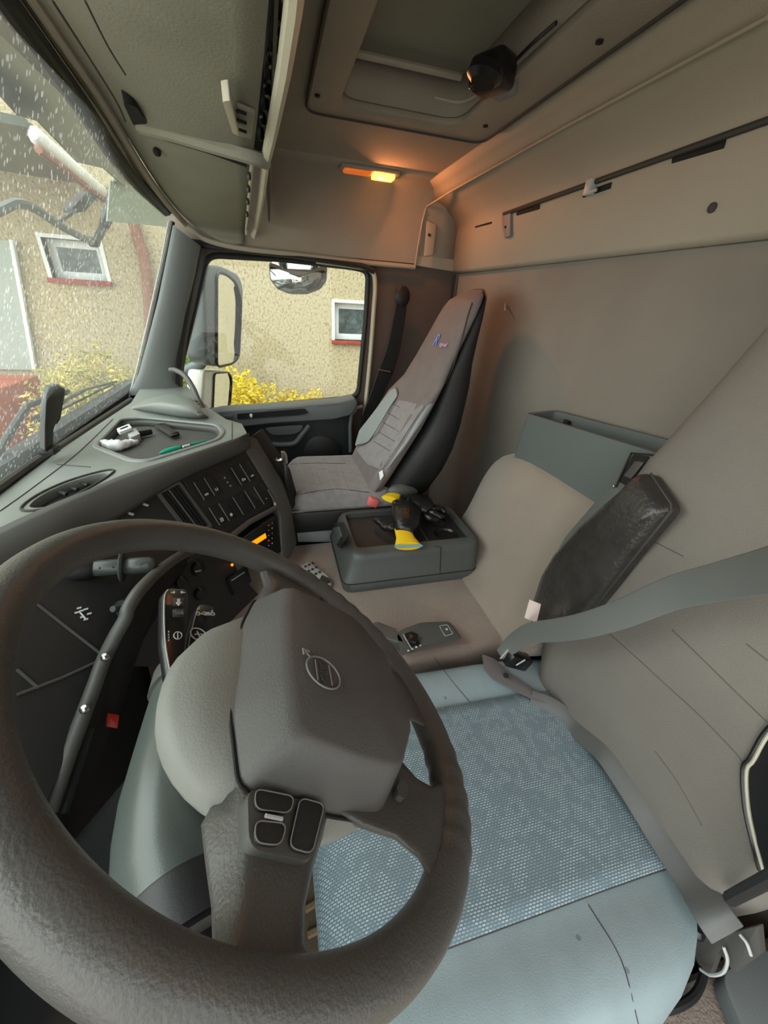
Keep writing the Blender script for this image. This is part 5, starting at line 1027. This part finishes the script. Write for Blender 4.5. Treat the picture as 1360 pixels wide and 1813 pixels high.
q = MB(); q.slab(rnd([hit(BC, a, c_, .018, lambda x, y: P(x, y, Z=-.73))[0] for a, c_ in bt_], .004, 3), V(0, 0, .004)); lab(q.build('end_sleeve', mat('belt_sleeve', sr(98, 92, 92), .5, .3, 500), lb, bevel=.0015, bang=60), 'stiff grey-brown end sleeve with a hole')
q = MB(); q.lathe(hit(BC, 896, 1196, .026)[0], (-.3, .3, 1), [(0, 0), (.006, 0), (.005, .001), (0, .001)], 12); q.build('rivet_hole', M['dark'], lb)
YA = -.56
an = thing('belt_anchor', 'grey belt anchor bracket at the near side of the driver seat', 'anchor', tuple(P(1265, 1690, Y=YA)))
b = MB(); b.slab(rnd([P(a, c_, Y=YA) for a, c_ in ((1215, 1640), (1250, 1620), (1300, 1650), (1340, 1640), (1345, 1690), (1300, 1722), (1272, 1684), (1256, 1728), (1235, 1704))], .003), V(0, -.012, 0)); b.build('plate', M['roll'], an, bevel=.002)
b = MB(); b.tube(cat([P(a, c_, Y=YA+.01) for a, c_ in ((1281, 1676), (1288, 1700), (1280, 1722), (1258, 1726), (1240, 1716))], 4), .0022, 6); b.build('loop', M['silver'], an)
b = MB(); b.tube(cat([P(a, c_, Y=YA+.01) for a, c_ in ((1310, 1655), (1322, 1670), (1330, 1692))], 4), .002, 6); b.build('loop', M['silver'], an)
b = MB(); b.ball(P(1232, 1648, Y=YA+.01), .012, 10); b.build('bolt', M['gloss'], an)
q = MB(); q.tube(cat([P(a, c_, Z=z) for a, c_, z in ((1215, 1625, -.83), (1240, 1670, -.86), (1248, 1710, -.88), (1235, 1755, -.885), (1205, 1780, -.885), (1160, 1792, -.885))], 5), .006, 8); tag(q.build('cable', M['seatblk']), 'black cable curving over the brown carpet beside the driver seat', 'cable')
b = MB(); b.box((-.13, -.45, -1.06), (.34, .75, .32)); tag(b.build('side_step', M['carpet'], bevel=.02), 'brown carpeted step beside the driver seat at the lower right', 'step')
b = MB(); b.slab(rnd([P(a, c_, Z=-.86) for a, c_ in ((1275, 1725), (1350, 1680), (1480, 1700), (1480, 1950), (1370, 1950))], .02), V(0, 0, -.035)); tag(b.build('sill_cover', M['doorp'], bevel=.006), 'grey plastic sill cover in the bottom right corner', 'cover')
for (a0, b0), (a1, b1) in (((540, 1610), (600, 1575)), ((545, 1655), (625, 1615)), ((570, 1700), (635, 1665))):
    q = MB(); q.tube([P(a0, b0, Z=ZF+.005), P(a1, b1, Z=ZF+.005)], .008, 6, flat=.6); tag(q.build('mat_ridge', M['floord']), 'worn pale ridge of the brown floor mat seen through the wheel', 'ridge', 'ridges of the floor mat')

# ================================================================== PASSENGER SEAT
ps = thing('passenger_seat', 'passenger seat in grey fabric with black sides and integrated headrest', 'seat', (1.37, -.3, ZF))
xc = 1.365
prof_ = [(-.62, -.285, .19), (-.54, -.325, .205), (-.46, -.365, .215), (-.38, -.41, .215), (-.31, -.45, .20), (-.25, -.485, .180), (-.18, -.518, .158), (-.10, -.556, .145), (-.04, -.584, .137), (-.005, -.600, .125), (.016, -.611, .108), (.028, -.620, .07)]
rf, rs = [], []
for z, yf, w_ in prof_:
    r1, r2 = [], []
    for k in range(36):
        t = 2*math.pi*k/36; x, y = math.cos(t), math.sin(t); ex = 2/3.0
        X_ = abs(x)**ex*(1 if x > 0 else -1); Y_ = abs(y)**ex*(1 if y > 0 else -1)
        bol = .02*math.exp(-((abs(X_)-.85)/.2)**2)*(1 if (y > 0 and z < -.26) else 0)
        r1.append(V(xc+X_*w_*.95, yf-.03+Y_*.03+bol, z+.012+Y_*(-.015))); dd_ = .024+.10*min(1, max(0, -z/.5))**1.1; r2.append(V(xc+X_*w_*1.04, yf-.018-dd_+Y_*dd_, z-Y_*.03))
    rf.append(r1); rs.append(r2)
b = MB(); b.loft(rs); b.build('backrest_shell', M['seatblk'], ps, ang=80)
b = MB(); b.loft(rf); pf = b.build('backrest_front', M['pseatup'], ps, ang=80); BP = bvh(pf)
patch(BP, [(628, 790), (636, 762), (655, 738), (690, 692), (700, 686), (704, 702), (690, 725), (668, 765), (652, 782)], .010, M['vinyl'], ps, 'far_side_patch')
patch(BP, [(682, 832), (716, 782), (740, 742), (758, 716), (768, 713), (762, 726), (745, 752), (715, 796), (690, 826)], .012, M['vinyl'], ps, 'near_side_patch')
patch(BP, [(630, 795), (652, 786), (672, 768), (694, 728), (706, 708), (752, 718), (735, 742), (712, 778), (676, 832), (650, 822)], .007, M['pseat'], ps, 'back_panel')
seam(BP, [(632, 788), (654, 780), (690, 722), (704, 700), (702, 686)], .0014, M['seam'], ps, 'back_seam', .011)
seam(BP, [(836, 536), (828, 560), (815, 610), (800, 655), (788, 680)], .0018, M['seam'], ps, 'headrest_seam', .004)
for k in range(5): seam(BP, [(663+k*8, 782-k*17), (690+k*8, 798-k*17)], .001, M['seam'], ps, 'back_stitch', .008)
for tx, sz, a, c_, mm_ in (('R', .06, 773, 603, 'logoblue'), ('egonal', .02, 785, 610, 'logopink')):
    h_, nr = hit(BP, a, c_, .007); xd_ = hit(BP, a+14, c_+2, .007)[0]-hit(BP, a-14, c_-2, .007)[0]; up_ = (hit(BP, 795, 570, .004)[0]-hit(BP, 765, 640, .004)[0]).normalized(); text(tx, sz, h_-ray(a, c_).normalized()*.004, xd_, up_, M[mm_], ps, 'embroidery')
zc_ = -.592
def pc(x, y, z): 
    s_ = abs(x-xc)/.205; fr = max(0, (y+.08)/.07); return V(x, y, z+.012*math.exp(-((s_-.8)/.2)**2)-.05*max(0, (s_-.85)/.15)**2-.06*fr**2)
b = MB(); b.grid([[V(xc-.208, y, -.628)]+[pc(x, y, zc_+.03*(-y-.3)*-.3) for x in np.linspace(xc-.205, xc+.205, 24)]+[V(xc+.208, y, -.628)] for y in np.linspace(-.40, -.01, 22)]+[[V(x, .0, -.64) for x in np.linspace(xc-.2, xc+.2, 26)]]); cu2 = b.build('cushion', M['pseat'], ps, ang=80); BQ = bvh(cu2)
for k in range(4): seam(BQ, [(534+k*22, 826-k*1), (540+k*23, 848), (548+k*24, 874)], .0014, M['vinyl'], ps, 'cushion_stitch', .0)
seam(BQ, [(516, 822), (560, 820), (612, 821)], .0016, M['seam'], ps, 'cushion_seam')
seam(BQ, [(516, 878), (560, 870), (600, 866), (655, 872)], .0016, M['seam'], ps, 'cushion_seam')
b = MB(); b.box((xc, -.21, -.675), (.43, .40, .085)); b.build('cushion_frame', M['seatblk'], ps, bevel=.015)
b = MB(); b.tube([P(520, 904, X=1.175), P(600, 902, X=1.175)], .0022, 6); b.build('frame_edge', M['silver'], ps)
b = MB(); b.box((xc+.02, -.22, -.98), (.34, .36, .52)); b.build('pedestal', M['seatblk'], ps, bevel=.01)
b = MB(); b.ball(P(712, 872, X=1.17), .05, 14, (.5, 1.2, .8)); b.build('recliner_cap', M['roll'], ps)
q = MB(); q.box(P(660, 888, X=1.165), (.03, .035, .03), Matrix.Rotation(.4, 3, 'X')); tag(q.build('belt_buckle', M['pink'], bevel=.004), 'faded red belt buckle beside the passenger cushion', 'buckle')
q = MB(); q.slab([hit(BP, a, c_, .008, lambda x, y: P(x, y, X=1.16))[0] for a, c_ in ((671, 836), (677, 832), (679, 842), (673, 850))], V(-.002, 0, 0)); tag(q.build('care_label', M['white']), 'tiny white tag at the lower corner of the passenger backrest', 'tag')
# passenger belt hanging in the corner
pb_ = thing('passenger_belt', 'black seat belt hanging from the pillar behind the passenger door', 'belt', tuple(P(650, 740, X=1.78)))
b = MB(); sm = cat([P(a, c_, X=1.79) for a, c_ in ((712, 530), (706, 570), (696, 620), (684, 655), (668, 695), (654, 730), (640, 770))], 5); b.strap(sm, [V(-1, -.2, .2)]*len(sm), [float(x) for x in np.interp(np.linspace(0, 1, len(sm)), [0, .5, .7, 1], [.05, .075, .06, .05])], .004); b.build('webbing', M['beltdk'], pb_)
b = MB(); b.ball(P(712, 525, X=1.79), .042, 12, (.35, .85, 1)); b.build('guide', M['seatblk'], pb_)
b = MB(); b.tube([P(671, 655, X=1.77), P(691, 659, X=1.77)], .006, 8); b.build('tongue', M['metal'], pb_)
